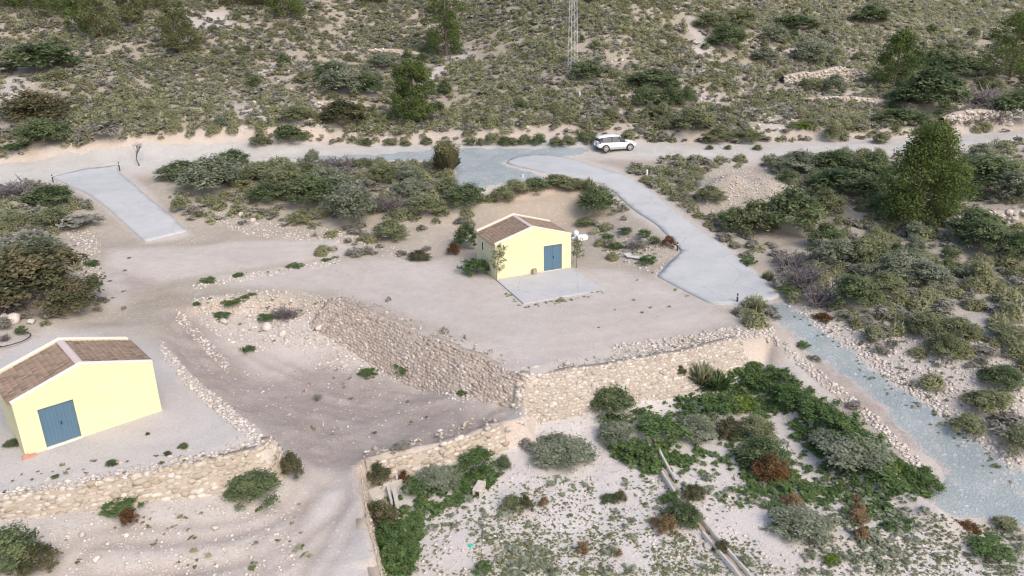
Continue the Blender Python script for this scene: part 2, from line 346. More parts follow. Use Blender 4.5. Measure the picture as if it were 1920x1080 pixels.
def ground_mat():
    n = NT('dry_earth', .95); n.b.inputs['Specular IOR Level'].default_value = .1
    big = n.noise(.22, 5); med = n.noise(1.3, 6, .65); fin = n.noise(9, 6, .7)
    base = n.mix(n.ramp(big, (.35, 0.), (.65, 1.)), (.428, .392, .358), (.478, .443, .412))
    base = n.mix(n.math('MULTIPLY', n.ramp(med, (.40, 0.), (.75, 1.)), .5), base, (.345, .307, .285))
    base = n.mix(n.math('MULTIPLY', n.attr('white'), n.ramp(med, (.25, 1.), (.7, .55))), base, (.53, .505, .49))
    base = n.mix(n.math('MULTIPLY', n.attr('grey'), .8), base, (.46, .44, .43))
    base = n.mix(n.math('MULTIPLY', n.attr('brown'), n.ramp(med, (.3, .45), (.65, .95))), base, (.255, .215, .195))
    base = n.mix(n.math('MULTIPLY', n.attr('cut'), n.ramp(fin, (.3, 1.), (.75, .5))), base, (.50, .385, .29))
    lit = n.math('MULTIPLY', n.attr('hill'), n.ramp(n.noise(2.2, 5, .7), (.28, .45), (.50, 1.)))
    base = n.mix(lit, base, (.29, .255, .20))
    base = n.mix(n.math('MULTIPLY', n.attr('rut'), .75, True), base, (.235, .195, .172))
    # pebbles and grit
    vec = n.co(); v1 = n.voro(3.3, 'F1', 'Color'); d1 = n.voro(3.3); v2 = n.voro(9.0, 'F1', 'Color'); d2 = n.voro(9.0)
    peb = n.math('MULTIPLY', n.math('LESS_THAN', d2, .33), n.math('GREATER_THAN', n.math('ADD', n.ramp(v2, (0, 0.), (1, 1.)), n.math('MULTIPLY', n.attr('stony'), .35)), .72))
    base = n.mix(n.math('MULTIPLY', peb, .32), base, n.mix(n.ramp(v2, (.2, 0.), (.8, 1.)), (.30, .26, .23), (.56, .52, .48)))
    peb1 = n.math('MULTIPLY', n.math('LESS_THAN', d1, .28), n.math('GREATER_THAN', n.math('ADD', n.ramp(v1, (0, 0.), (1, 1.)), n.math('MULTIPLY', n.attr('stony'), .4)), .86))
    base = n.mix(n.math('MULTIPLY', peb1, .4), base, n.mix(n.ramp(v1, (.2, 0.), (.8, 1.)), (.34, .29, .25), (.58, .54, .50)))
    base = n.mix(n.ramp(fin, (.3, .28), (.55, 0.)), base, (.24, .19, .155))
    gr = n.voro(26, 'F1', 'Color'); base = n.mix(n.ramp(gr, (.0, .34), (.35, 0.)), base, n.mix(.45, base, (.12, .095, .08))); base = n.mix(n.ramp(gr, (.72, 0.), (1, .4)), base, (.62, .58, .54))
    n.color(base)
    n.bump(n.math('ADD', n.math('MULTIPLY', fin, .6), n.math('ADD', n.math('MULTIPLY', peb, .25), n.math('MULTIPLY', peb1, .5))), .07, .75)
    return n.m
M = dict(ground=ground_mat())
def concrete_mat(name, a, b, joint=None):
    n = NT(name, .85); big = n.noise(.5, 4); fin = n.noise(6, 6, .7)
    c = n.mix(n.ramp(big, (.35, 0.), (.65, 1.)), a, b)
    c = n.mix(n.ramp(n.noise(1.1, 6, .7), (.52, 0.), (.75, .55)), c, tuple(.80*x for x in a))
    c = n.mix(n.ramp(fin, (.3, .35), (.5, 0.)), c, tuple(.75*x for x in a))
    c = n.mix(n.ramp(n.noise(.9, 5, .6), (.6, 0.), (.72, .35)), c, (.46, .44, .42))
    ck = n.ramp(n.math('ADD', n.voro(.21, 'DISTANCE_TO_EDGE'), n.math('MULTIPLY', n.math('SUBTRACT', n.noise(2.5, 5), .5), .035)), (0.0, .25), (.010, 0.)); c = n.mix(ck, c, tuple(.5*x for x in a))
    n.color(c); n.bump(fin, .02, .4); return n.m
M['concrete'] = concrete_mat('pale_concrete', (.375, .385, .395), (.425, .43, .435))
M['slab'] = concrete_mat('slab_concrete', (.385, .395, .41), (.44, .43, .43))
M['old_concrete'] = concrete_mat('old_concrete', (.42, .40, .37), (.48, .45, .41))
def gravel_mat(name, a, b, c3):
    n = NT(name, .95); v = n.voro(9, 'F1', 'Color'); d = n.voro(9); big = n.noise(.35, 5, .65); fin = n.noise(14, 5, .7)
    c = n.mix(n.ramp(big, (.38, 0.), (.62, 1.)), a, b)
    c = n.mix(n.ramp(n.noise(.8, 6, .7), (.5, 0.), (.72, .8)), c, c3)
    c = n.mix(n.ramp(v, (.75, 0.), (.95, .6)), c, (.55, .54, .52)); c = n.mix(n.ramp(fin, (.28, .45), (.5, 0.)), c, tuple(.6*x for x in a))
    e = n.ramp(n.math('ADD', n.attr('edge'), n.math('MULTIPLY', n.math('SUBTRACT', n.noise(1.6, 6, .65), .5), 1.5)), (.06, 0.), (.34, 1.))
    c = n.mix(e, n.mix(n.ramp(fin, (.3, 0.), (.6, 1.)), (.36, .315, .285), (.45, .405, .38)), c)
    n.color(c); n.bump(n.math('ADD', fin, d), .04, .6); return n.m
M['gravel'] = gravel_mat('blue_gravel', (.235, .275, .285), (.285, .325, .335), (.37, .365, .35))
M['roadbed'] = gravel_mat('pale_track_gravel', (.385, .37, .345), (.44, .425, .40), (.36, .365, .365))
def stone_mat(name, dark, mid, light):
    n = NT(name, .9); c = n.ramp(n.attr('tint'), (0, dark), (.5, mid), (1, light))
    c = n.mix(n.ramp(n.noise(7, 6, .7), (.35, .5), (.6, 0.)), c, tuple(.68*x for x in mid))
    n.color(c); n.bump(n.noise(12, 5, .65), .03, .6); return n.m
M['stone'] = stone_mat('rubble_stone', (.33, .28, .22), (.45, .395, .325), (.57, .52, .46))
M['white_stone'] = stone_mat('limestone_rubble', (.38, .33, .29), (.50, .45, .41), (.64, .60, .56))
M['pink_stone'] = stone_mat('pinkish_rubble_stone', (.27, .22, .19), (.40, .34, .30), (.54, .48, .44))
M['grey_rubble'] = stone_mat('grey_beige_rubble', (.33, .29, .245), (.46, .415, .36), (.60, .56, .51))
M['mortar'] = var_mat('earth_mortar', (.30, .25, .20), (.40, .345, .285), 3, bump=.04)
M['shrub'] = leaf_mat('olive_leaf', (.135, .155, .08), (.25, .27, .15), (.355, .37, .22))
M['darkleaf'] = leaf_mat('dark_leaf', (.072, .105, .055), (.148, .192, .095), (.235, .28, .145))
M['silver'] = leaf_mat('silver_leaf', (.155, .18, .125), (.26, .288, .205), (.36, .385, .29))
M['esparto'] = leaf_mat('esparto_blade', (.175, .183, .098), (.310, .318, .182), (.43, .425, .28))
M['scrub'] = leaf_mat('grey_twig', (.215, .208, .172), (.315, .305, .26), (.40, .39, .335))
M['purple'] = leaf_mat('bare_twig', (.15, .132, .134), (.225, .20, .20), (.31, .28, .275))
M['rust'] = leaf_mat('rusty_leaf', (.085, .05, .028), (.19, .105, .05), (.31, .195, .10))
M['straw'] = leaf_mat('straw_leaf', (.16, .115, .06), (.28, .20, .11), (.40, .30, .18))
M['green'] = leaf_mat('weed_leaf', (.065, .118, .042), (.122, .192, .072), (.20, .275, .112))
M['lime'] = leaf_mat('lime_leaf', (.09, .15, .03), (.16, .24, .045), (.28, .33, .06))
M['yellow'] = leaf_mat('yellow_flower', (.30, .26, .02), (.45, .38, .02), (.60, .50, .04))
M['pine'] = leaf_mat('pine_needle', (.060, .096, .034), (.118, .162, .050), (.20, .245, .080))
M['palepine'] = leaf_mat('pale_pine_needle', (.10, .115, .052), (.165, .178, .080), (.235, .24, .11))
M['straw_green'] = leaf_mat('pale_broom', (.16, .155, .085), (.25, .24, .135), (.34, .32, .20))
M['bark'] = var_mat('bark', (.12, .09, .07), (.22, .175, .14), 5)

HILLBARE = [[(800,140),(838,100),(862,84),(888,86),(890,104),(850,122),(815,152)], [(1292,30),(1318,40),(1338,100),(1330,150),(1300,130)], [(395,206),(428,186),(442,196),(412,214)], [(1300,170),(1350,175),(1370,200),(1310,205)], [(1400,215),(1480,225),(1500,250),(1430,250)], [(480,140),(520,112),(535,120),(500,150)], [(440,200),(560,195),(620,250),(470,262)], [(0,150),(40,130),(60,200),(0,250)], [(340,20),(430,20),(450,60),(380,70)], [(1760,196),(1920,205),(1920,225),(1780,222)], [(1480,165),(1600,170),(1620,188),(1500,185)], [(1450,90),(1520,90),(1530,105),(1440,108)]]
# ------------------------------------------------------------------ the ground: one sheet
def build_ground():
    global ZG
    Y, Uu = np.meshgrid(_GY, _GU, indexing='ij')
    X = Uu*(Y+6)
    z, k = terrain(X, Y, True, True); ZG = z; nr, nc = X.shape
    idx = np.arange(nr*nc).reshape(nr, nc); F = np.stack([idx[:-1,:-1], idx[:-1,1:], idx[1:,1:], idx[1:,:-1]], -1).reshape(-1, 4)
    x = X.ravel(); y = Y.ravel(); nz = vnoise(x, y, 2.0, 21); n2 = vnoise(x, y, .7, 22)
    def blob(pts, z0, soft=1.0, jag=.8):
        P = pixpoly(pts, z0); d, _ = seg_dist(x, y, P); s = np.where(inside(x, y, P), d, -d)+jag*(nz+.6*n2); return sstep(-soft*.5, soft*.5, s)
    A = {}
    side = y > np.interp(x, ROAD[:,0], ROAD[:,1]); A['hill'] = np.maximum(np.where(side, sstep(3.2, 5.0, k['dr']+1.5*nz), 0), np.clip((1-k['flat'])*(1-k['m1']), 0, 1)*sstep(40, 48, y)*.75)
    A['white'] = np.clip(k['m2']*sstep(.2, .8, .75+nz), 0, 1)
    A['brown'] = np.clip(np.maximum(blob([(225,545),(330,560),(400,640),(470,700),(620,640),(760,690),(900,745),(925,790),(700,832),(640,868),(560,845),(480,790),(400,740),(310,650)], -.9, 2.0)*.9,
        blob([(1470,640),(1520,655),(1740,820),(1660,850),(1560,760)], -1.4, 1.2)*.9)*(1-k['m2']), 0, 1)
    A['grey'] = np.maximum(blob([(-80,690),(60,640),(240,610),(330,690),(430,790),(500,840),(150,900),(-80,930)], .58, 1.2), blob([(560,1100),(640,880),(690,900),(720,1100)], -1.6, 1)*.7)
    for q in HILLBARE:
        P = ground_at(*np.array(q, float).T)[:, :2]; d, _ = seg_dist(x, y, P); s = np.where(inside(x, y, P), d, -d)+1.2*(nz+.5*n2); A['hill'] = A['hill']*(1-.9*sstep(-.6, .8, s))
    ztmp = z; dzdy = np.gradient(ztmp, axis=0)/np.gradient(Y, axis=0); dzdx = np.gradient(ztmp, axis=1)/np.gradient(X, axis=1)
    sl = np.hypot(dzdx, dzdy).ravel()
    A['cut'] = np.clip(sstep(.35, .9, sl)*(.6+nz), 0, 1)*np.where(y > 70, .6, .8)
    A['cut'] = np.maximum(A['cut'], .95*blob([(890,412),(940,384),(1000,364),(1060,360),(1125,368),(1150,395),(1110,412),(1040,416),(950,424)], 1.2, 1.0, .5))
    A['rut'] = k['rut']*(k['m1']*(1-k['m2'])+.22*(1-k['m1'])); A['stony'] = np.clip(.5+1.3*vnoise(x, y, 3.5, 30)+sstep(.3, .8, sl)*.6-k['flat']*.5, 0, 1)
    o = mesh_np('ground', np.c_[x, y, z.ravel()], F, M['ground'], attrs=A, smooth=True); tag(o, kind='structure'); return o
build_ground()

# ------------------------------------------------------------------ roads and paving draped on the ground
def drape(name, poly, mat, off, step=.5, jag=0.0, thick=0.0, flatz=None):
    P = resample(np.r_[poly, poly[:1]], step)[:-1]
    if jag:
        c = P.mean(0); t = np.roll(P, -1, 0)-np.roll(P, 1, 0); t /= np.linalg.norm(t, axis=1)[:, None]+1e-9
        P = P+np.stack([t[:,1], -t[:,0]], -1)*(jag*(vnoise(P[:,0], P[:,1], 1.7, 40)+.7*vnoise(P[:,0], P[:,1], .6, 41)))[:, None]
    x0, y0 = P.min(0); x1, y1 = P.max(0); gx, gy = np.meshgrid(np.arange(x0, x1, step*.9), np.arange(y0, y1, step*.9)); gx = gx.ravel(); gy = gy.ravel()
    d, _ = seg_dist(gx, gy, P); k = inside(gx, gy, P) & (d > step*.45)
    pts = [Vector(p) for p in np.r_[P, np.stack([gx[k], gy[k]], -1)]]; n = len(P)
    v, e, f, *_r = delaunay_2d_cdt(pts, [], [list(range(n))], 1, 1e-4)
    V = np.array([(p.x, p.y) for p in v]); z = terrain(V[:,0], V[:,1])+off if flatz is None else np.full(len(V), flatz)
    if not thick: z = z-np.where(seg_dist(V[:,0], V[:,1], P)[0] < step*.3, off+.07, 0)
    V3 = np.c_[V, z]; T = np.array([list(q) for q in f if len(q) == 3])
    a = V3[T[:,1]]-V3[T[:,0]]; b = V3[T[:,2]]-V3[T[:,0]]; fl = np.cross(a, b)[:, 2] < 0; T[fl] = T[fl][:, ::-1]
    Fs = [T]
    if thick:
        m = len(V3); dn = V3.copy(); dn[:,2] -= thick; E = {}
        for t in T:
            for i in range(3):
                a, b = t[i], t[(i+1) % 3]
                if (b, a) in E: del E[(b, a)]
                else: E[(a, b)] = 1
        Q = np.array([(b, a, a+m, b+m) for a, b in E]); V3 = np.r_[V3, dn]; Fs.append(Q)
    ed, _ = seg_dist(V3[:,0], V3[:,1], P)
    return tag(mesh_np(name, V3, Fs, mat, smooth=False, attrs={'edge': np.clip(ed/1.5, 0, 1)}), kind='structure')
def ribbon(line, half): 
    t = np.gradient(line, axis=0); t /= np.linalg.norm(t, axis=1)[:, None]; nrm = np.stack([-t[:,1], t[:,0]], -1)
    h = half if hasattr(half, '__len__') else np.full(len(line), half); return np.r_[line+nrm*h[:, None], (line-nrm*h[:, None])[::-1]]
drape('dirt_road', ribbon(ROAD, np.interp(ROAD[:,0], [-60, -38, -28, -15, 10, 60], [3.2, 3.2, 2.6, 2.2, 2.0, 1.9])), M['roadbed'], .05, .8, .6)
def zpoly(p): a = np.array(p, float); return ground_at(a[:,0], a[:,1])[:, :2]
drape('gravel_road', zpoly([(420,300,2.9),(560,291,3),(700,287,3),(850,276,3.05),(1000,274,3.1),(1110,278,3.15),(1100,290,3.1),(1030,300,2.98),(950,303,2.95),(960,312,2.9),(1005,325,2.85),(1060,335,2.75),(1000,340,2.7),(930,350,2.6),(905,366,2.45),(862,362,2.5),(840,345,2.6),(850,320,2.75),(815,303,2.9),(700,301,2.95),(560,302,2.95)]), M['gravel'], .06, .7, .7)
drape('gravel_lane', zpoly([(1425,568,0),(1465,566,-.02),(1540,610,-.5),(1640,680,-1.1),(1760,765,-1.75),(1850,830,-2.3),(1960,900,-2.8),(2050,960,-3.1),(2000,1010,-3.15),(1900,988,-3.0),(1800,980,-2.9),(1715,945,-2.7),(1750,900,-2.55),(1760,880,-2.4),(1690,815,-1.9),(1600,735,-1.3),(1510,660,-.7),(1455,610,-.25)]), M['gravel'], .04, .5, .6)
drape('concrete_ramp', zpoly([(950,306),(958,299),(972,295),(995,292.5),(1020,291.5),(1060,296),(1088,304),(1116,314),(1160,326),(1195,343),(1222,361),(1282,409),(1340,450),(1390,487),(1440,530),(1463,557),(1450,562),(1425,567),(1380,571),(1335,571),(1290,549),(1233,519),(1255,494),(1279,473),(1266,456),(1233,423),(1187,393),(1150,360),(1125,345),(1097,338),(1069,333),(1022,325),(985,316),(960,310)]), M['concrete'], .10, .5, 0, .16)
drape('concrete_driveway', zpoly([(98,333,2.6),(160,318,2.66),(222,310,2.75),(222,322,2.65),(265,360,2.1),(352,434,.9),(318,442,.84),(272,454,.78),(200,390,1.65),(160,362,2.0)]), M['concrete'], .10, .5, 0, .16)
# ------------------------------------------------------------------ merged copies of small templates
def ico(sub=1):
    import bmesh
    bm = bmesh.new(); bmesh.ops.create_icosphere(bm, subdivisions=sub, radius=1)
    V = np.array([v.co[:] for v in bm.verts]); F = np.array([[v.index for v in f.verts] for f in bm.faces]); bm.free(); return V, F
def rock_tmpl(sub, seed):
    r = np.random.default_rng(seed); V, F = ico(sub)
    for _ in range(7):                                   # chisel flat faces
        d = r.normal(size=3); d /= np.linalg.norm(d); c = r.uniform(.55, .85); p = V@d
        V = V-np.maximum(p-c, 0)[:, None]*d
    return V*(1+.06*r.normal(size=(len(V), 1))), F
ROCK0 = [rock_tmpl(1, s) for s in range(6)]; ROCK1 = [rock_tmpl(2, s+20) for s in range(8)]
def stamp(T, which, pos, rz, scl, tilt=None, tint=None, tvar=0.0, seed=0):
    """copies of templates T -> V,F,tint arrays; scl (n,3)"""
    r = np.random.default_rng(seed); VV = []; FF = []; TT = []; off = 0; n = len(pos)
    tint = np.full(n, .5) if tint is None else tint
    for w in range(len(T)):
        k = np.where(which == w)[0]
        if not len(k): continue
        V, F = T[w][0], T[w][1]; tt = T[w][2] if len(T[w]) > 2 else np.zeros(len(V))
        P = V[None]*scl[k][:, None, :]
        if tilt is not None:
            c, s = np.cos(tilt[k])[:, None], np.sin(tilt[k])[:, None]; P = np.stack([P[..., 0], P[..., 1]*c-P[..., 2]*s, P[..., 1]*s+P[..., 2]*c], -1)
        c, s = np.cos(rz[k])[:, None], np.sin(rz[k])[:, None]
        P = np.stack([P[..., 0]*c-P[..., 1]*s, P[..., 0]*s+P[..., 1]*c, P[..., 2]], -1)+pos[k][:, None, :]
        m = len(V); VV.append(P.reshape(-1, 3)); FF.append((F[None]+(off+np.arange(len(k))*m)[:, None, None]).reshape(-1, F.shape[1])); off += m*len(k)
        TT.append((tint[k][:, None]+tt[None]).ravel())
    return np.concatenate(VV), FF, np.clip(np.concatenate(TT), 0, 1)

# ------------------------------------------------------------------ dry stone and mortared retaining walls
def stone_wall(line_px, W, label, size=.32, base=None, top=0.0, rag=.16, cap=True, group=None, dens=1.0, seed=1, low_side=-1, mat='stone'):
    a = np.array(line_px, float); L = at_z(a[:,0], a[:,1], a[:,2]); L = smooth_line(np.c_[L, a[:,2]], .3, 8); L[:, :2] += .10*np.stack([vnoise(L[:,0], L[:,1], 1.1, seed), vnoise(L[:,0], L[:,1], 1.1, seed+3)], -1)
    t = np.gradient(L[:, :2], axis=0); t /= np.linalg.norm(t, axis=1)[:, None]; n = np.stack([t[:,1], -t[:,0]], -1)*(-low_side)
    w = np.interp(np.linspace(0, 1, len(L)), np.linspace(0, 1, len(W)), W) if hasattr(W, '__len__') else np.full(len(L), W)
    TP = L[:, :2]+n*.12; BP = L[:, :2]+n*(w+.22)[:, None]
    zt = np.maximum(L[:,2], terrain(L[:,0], L[:,1]))+top+.03+rag*vnoise(L[:,0], L[:,1], .9, seed+5); zb = terrain(BP[:,0], BP[:,1])-.15
    zb = np.minimum(zb, zt-.15); m = len(L)
    BK = L[:, :2]-n*.45
    rows = [np.c_[BK, zt-.5], np.c_[BK+n*.08, zt-.02], np.c_[TP, zt], np.c_[TP*.6+BP*.4, zt*.6+zb*.4], np.c_[BP, zb]]
    V = np.concatenate(rows); idx = np.arange(5*m).reshape(5, m)
    F = np.stack([idx[:-1,:-1], idx[:-1,1:], idx[1:,1:], idx[1:,:-1]], -1).reshape(-1, 4)
    if low_side > 0: F = F[:, ::-1]
    o = mesh_np('retaining_wall', V, [F, np.array([idx[:, 0], idx[::-1, -1]])], M['mortar']); tag(o, label, 'wall', group, 'thing')
    r = np.random.default_rng(seed); P = []; S = []; TG = []
    seg = np.r_[0, np.cumsum(np.linalg.norm(np.diff(L[:, :2], axis=0), axis=1))]
    face = np.hypot(w+.1, zt-zb); row = 0
    while row*size*.72 < face.max():
        u = np.arange(r.uniform(0, size), seg[-1], size*.9)+r.normal(size=len(np.arange(0, 1)))*0
        u = u+r.uniform(-.25, .25, len(u))*size; hgt = np.interp(u, seg, face); s = (row*size*.72+r.uniform(-.3, .3, len(u))*size*.6)
        k = (s < hgt) & (r.random(len(u)) < dens); u, s, hgt = u[k], np.maximum(s[k], 0), hgt[k]; f = s/hgt
        q = lambda A: np.stack([np.interp(u, seg, A[:, i]) for i in range(A.shape[1])], -1)
        tp = q(np.c_[TP, zt]); bp = q(np.c_[BP, zb]); nn = q(np.c_[n, n[:,0]*0])
        P.append(tp*(1-f[:, None])+bp*f[:, None]+nn*(-.03)); TG.append(np.arctan2(np.interp(u, seg, t[:,1]), np.interp(u, seg, t[:,0]))); S.append(size*(r.lognormal(0, .2, len(u)))); row += 1
    if cap:
        u = np.repeat(np.arange(0, seg[-1], size*.8), 4)+r.uniform(-.2, .2, 4*len(np.arange(0, seg[-1], size*.8)))
        q = lambda A: np.stack([np.interp(u, seg, A[:, i]) for i in range(A.shape[1])], -1)
        tp = q(np.c_[TP, zt]); nn = q(np.c_[n, n[:,0]*0]); P.append(tp-nn*(1.5*r.random(len(u))**1.6)[:, None]-[0, 0, .04]); TG.append(r.uniform(0, 6.28, len(u))); S.append(size*.48*r.lognormal(0, .45, len(u)))
    P = np.concatenate(P); S = np.concatenate(S); k = len(P)
    scl = np.stack([S*.72*r.uniform(.8, 1.3, k), S*.26*r.uniform(.8, 1.2, k), S*.56*r.uniform(.8, 1.15, k)], -1)
    ang = np.concatenate(TG)+r.normal(0, .15, k)
    V, F, T = stamp(ROCK0, r.integers(0, 6, k), P, ang, scl, r.normal(0, .3, k), np.clip(r.normal(.5, .28, k), 0, 1))
    mesh_np('stones', V, F, M[mat], parent=o, tint=T); return o
stone_wall([(618,562,0),(700,590,0),(800,634,0),(900,672,0),(950,694,0),(985,703,0)], [1.9,1.9,1.9,1.6,.9], 'long rubble retaining wall sloping down into the bare pit', .26, seed=2, mat='pink_stone')
stone_wall([(972,699,0),(985,703,0),(1025,701,0),(1080,694,0),(1150,682,0),(1230,669,0),(1290,657,0),(1385,636,0)], [1.3,1.3,1.35,1.4,1.4,1.3], 'tall pale stone retaining wall facing the weedy field below the central yard', .25, seed=3, mat='grey_rubble')
stone_wall([(-160,960,.58),(0,935,.58),(150,910,.58),(300,882,.58),(430,858,.58),(495,843,.58),(512,830,.58),(508,818,.58)], .7, 'sand coloured stone retaining wall below the left shed yard', .33, seed=4)
stone_wall([(686,871,-1.5),(780,850,-1.5),(860,833,-1.5),(940,800,-1.48)], .5, 'low yellowish block wall between bare pit and weedy field', .36, seed=5)
stone_wall([(672,880,-1.5),(680,940,-1.55),(690,1000,-1.6),(714,1095,-1.75),(735,1200,-1.9)], .3, 'low plastered stone wall along the edge of the bottom track', .15, seed=6, low_side=1, cap=False, dens=.8, rag=.02, top=-.03)
def terrace(pts, h, label, seed, size=.4):
    """a free-standing dry-stone terrace front on the slope: pts are bearings of its foot"""
    a = np.array(pts, float); G = ground_at(a[:,0], a[:,1]); G = smooth_line(G, .5, 2); t = np.gradient(G[:, :2], axis=0); t /= np.linalg.norm(t, axis=1)[:, None]
    n = np.stack([-t[:,1], t[:,0]], -1); n *= np.sign(n[:,1])[:, None]; m = len(G); hh = h*np.sin(np.linspace(.25, math.pi-.25, m))**.5*(1+.25*vnoise(G[:,0], G[:,1], 1.5, seed))
    back = G[:, :2]+n*2.6; zb = terrain(back[:,0], back[:,1])-.1
    rows = [np.c_[G[:, :2], G[:,2]-.3], np.c_[G[:, :2]+n*.18, G[:,2]+hh], np.c_[G[:, :2]+n*.7, G[:,2]+hh+.04], np.c_[back, zb]]
    V = np.concatenate(rows); idx = np.arange(4*m).reshape(4, m); F = np.stack([idx[:-1,:-1], idx[:-1,1:], idx[1:,1:], idx[1:,:-1]], -1).reshape(-1, 4)
    o = mesh_np('terrace_wall', V, F, M['mortar']); tag(o, label, 'wall', 'dry stone terrace walls', 'thing')
    r = np.random.default_rng(seed); k = int(m*.5*h/(size*size*.45)); u = r.uniform(0, m-1.01, k); f = r.random(k); i = u.astype(int); fr = (u-i)[:, None]
    P0 = rows[0][i]*(1-fr)+rows[0][i+1]*fr; P1 = rows[1][i]*(1-fr)+rows[1][i+1]*fr; P = P0*(1-f[:, None])+P1*f[:, None]; S = size*r.lognormal(0, .3, k)
    V, F, T = stamp(ROCK0, r.integers(0, 6, k), P, r.uniform(0, 6.3, k), np.stack([S*.55, S*.45, S*.4], -1), r.uniform(-.4, .4, k), np.clip(r.normal(.5, .25, k), 0, 1))
    mesh_np('stones', V, F, M['white_stone'], parent=o, tint=T)
terrace([(1772,428),(1830,430),(1905,428),(1960,425)], 1.3, 'pale dry stone terrace wall right of the big pine', 31)
terrace([(1470,158),(1520,160),(1580,156),(1622,150)], 1.9, 'rubble terrace wall on the hillside left of the upper pine', 32)
terrace([(590,205),(640,208),(700,210)], 1.2, 'low stone terrace wall left of the roadside pine', 33)
terrace([(1505,192),(1580,194),(1680,200),(1720,206)], .8, 'long thin terrace bank below the upper right pine', 34)
terrace([(1770,236),(1830,232),(1900,236)], 1.5, 'pale terrace bank above the right end of the road', 35)
terrace([(690,100),(740,104),(790,108)], .9, 'small ruined terrace wall uphill of the roadside pine', 36)
terrace([(1150,186),(1230,190),(1290,196)], .7, 'grey stone ledge on the hillside under the pylon', 37)

# ------------------------------------------------------------------ loose stones
def scatter_px(poly, n, seed, jitter=True):
    """n ground points inside an outline given by bearings, evenly spread over the ground seen there"""
    r = np.random.default_rng(seed); P = np.array(poly, float); out = []
    x0, y0 = P.min(0); x1, y1 = P.max(0)
    while sum(map(len, out)) < n:
        q = np.stack([r.uniform(x0, x1, 3*n), r.uniform(y0, y1, 3*n)], -1); out.append(q[inside(q[:,0], q[:,1], P)])
    q = np.concatenate(out)[:n]; return ground_at(q[:,0], q[:,1])
def stones(name, polys, mat, smin, smax, seed, label, cat='stones'):
    r = np.random.default_rng(seed); P = np.concatenate([scatter_px(p, n, seed+i) for i, (p, n) in enumerate(polys)]); k = len(P)
    S = smin*(smax/smin)**(r.random(k)**2.2); P[:,2] += S*.08
    V, F, T = stamp(ROCK0, r.integers(0, 6, k), P, r.uniform(0, 6.3, k), np.stack([S*.6, S*.5, S*.4], -1), r.uniform(-.4, .4, k), np.clip(r.normal(.5, .25, k), 0, 1))
    o = mesh_np(name, V, F, mat, tint=T); tag(o, label, cat, kind='stuff')
def band(line, h):
    l = np.array(line, float); return np.r_[l-[0, h], (l+[0, h])[::-1]]
stones('rubble', [(band([(360,538),(450,522),(540,506),(640,490)], 6), 420), (band([(330,590),(380,640),(430,690)], 14), 260), ([(360,560),(470,545),(560,545),(620,560),(640,650),(560,650),(480,660),(420,640),(370,600)], 2200), ([(560,640),(720,640),(900,740),(880,760),(700,700),(580,690)], 900),
    (band([(300,650),(350,710),(420,770),(490,825)], 15), 800), ([(968,700),(1000,705),(990,800),(962,800)], 90), (band([(0,932),(150,905),(300,876),(430,850),(500,832)], 9), 700), (band([(1150,662),(1290,642),(1440,616)], 15), 1300), (band([(1000,780),(1100,765),(1200,735),(1290,712)], 16), 420), ([(985,708),(1280,660),(1280,735),(1100,790),(975,800)], 150),
    (band([(1380,570),(1420,600),(1460,640)], 12), 300)], M['white_stone'], .07, .30, 51, 'pale rubble lying along the yard edges and pit bank')
stones('roadside_stones', [(band([(1470,650),(1540,710),(1640,790),(1730,880)], 12), 900), (band([(1480,565),(1600,650),(1760,765),(1900,870)], 14), 1100), ([(1530,620),(1920,880),(1920,640),(1700,600)], 2200), ([(1180,440),(1260,450),(1270,500),(1230,520),(1130,470)], 330),
    ([(1310,330),(1380,305),(1460,320),(1520,370),(1450,400),(1350,410),(1310,380)], 1500), (band([(380,400),(480,430),(600,440),(700,450)], 14), 1100), ([(120,420),(190,440),(190,520),(150,540)], 600), (band([(600,305),(420,315),(300,330)], 5), 120), (band([(650,450),(760,480),(820,470)], 12), 160)], M['white_stone'], .06, .28, 52, 'small pale stones scattered on the banks beside lane and ramps')
stones('field_stones', [([(700,930),(1000,800),(1150,780),(1400,900),(1750,1000),(1920,1080),(700,1080)], 2600), ([(0,960),(300,930),(520,900),(560,1080),(0,1080)], 1300), ([(400,700),(640,680),(900,760),(640,850)], 260), (band([(1090,800),(1180,770),(1250,740)], 18), 140), ([(690,890),(740,900),(735,960),(700,960)], 60)], M['white_stone'], .05, .2, 53, 'small loose stones lying in field and foreground')
stones('hillside_stones', [([(0,0),(1920,0),(1920,240),(0,250)], 900), ([(1290,40),(1360,60),(1340,140),(1290,120)], 120), ([(1290,150),(1500,180),(1550,250),(1300,240)], 260), ([(430,170),(600,110),(620,250),(480,260)], 260)], M['white_stone'], .15, .7, 54, 'pale stones strewn on the scrub hillside')
def boulder(px, py, w, label, seed, mat='white_stone', flat=.75):
    p = G1(px, py); s = w*np.linalg.norm(p-[0, 0, CAM_H])/FPX*.55; V, F = ROCK1[seed % 8]
    o = mesh_np('boulder', V*[s, s*.8, s*flat], F, M[mat], tint=np.full(len(V), .35+.5*random.random())); o.location = (p[0], p[1], p[2]+s*flat*.45); o.rotation_euler.z = seed*1.7
    tag(o, label, 'boulder', 'loose boulders')
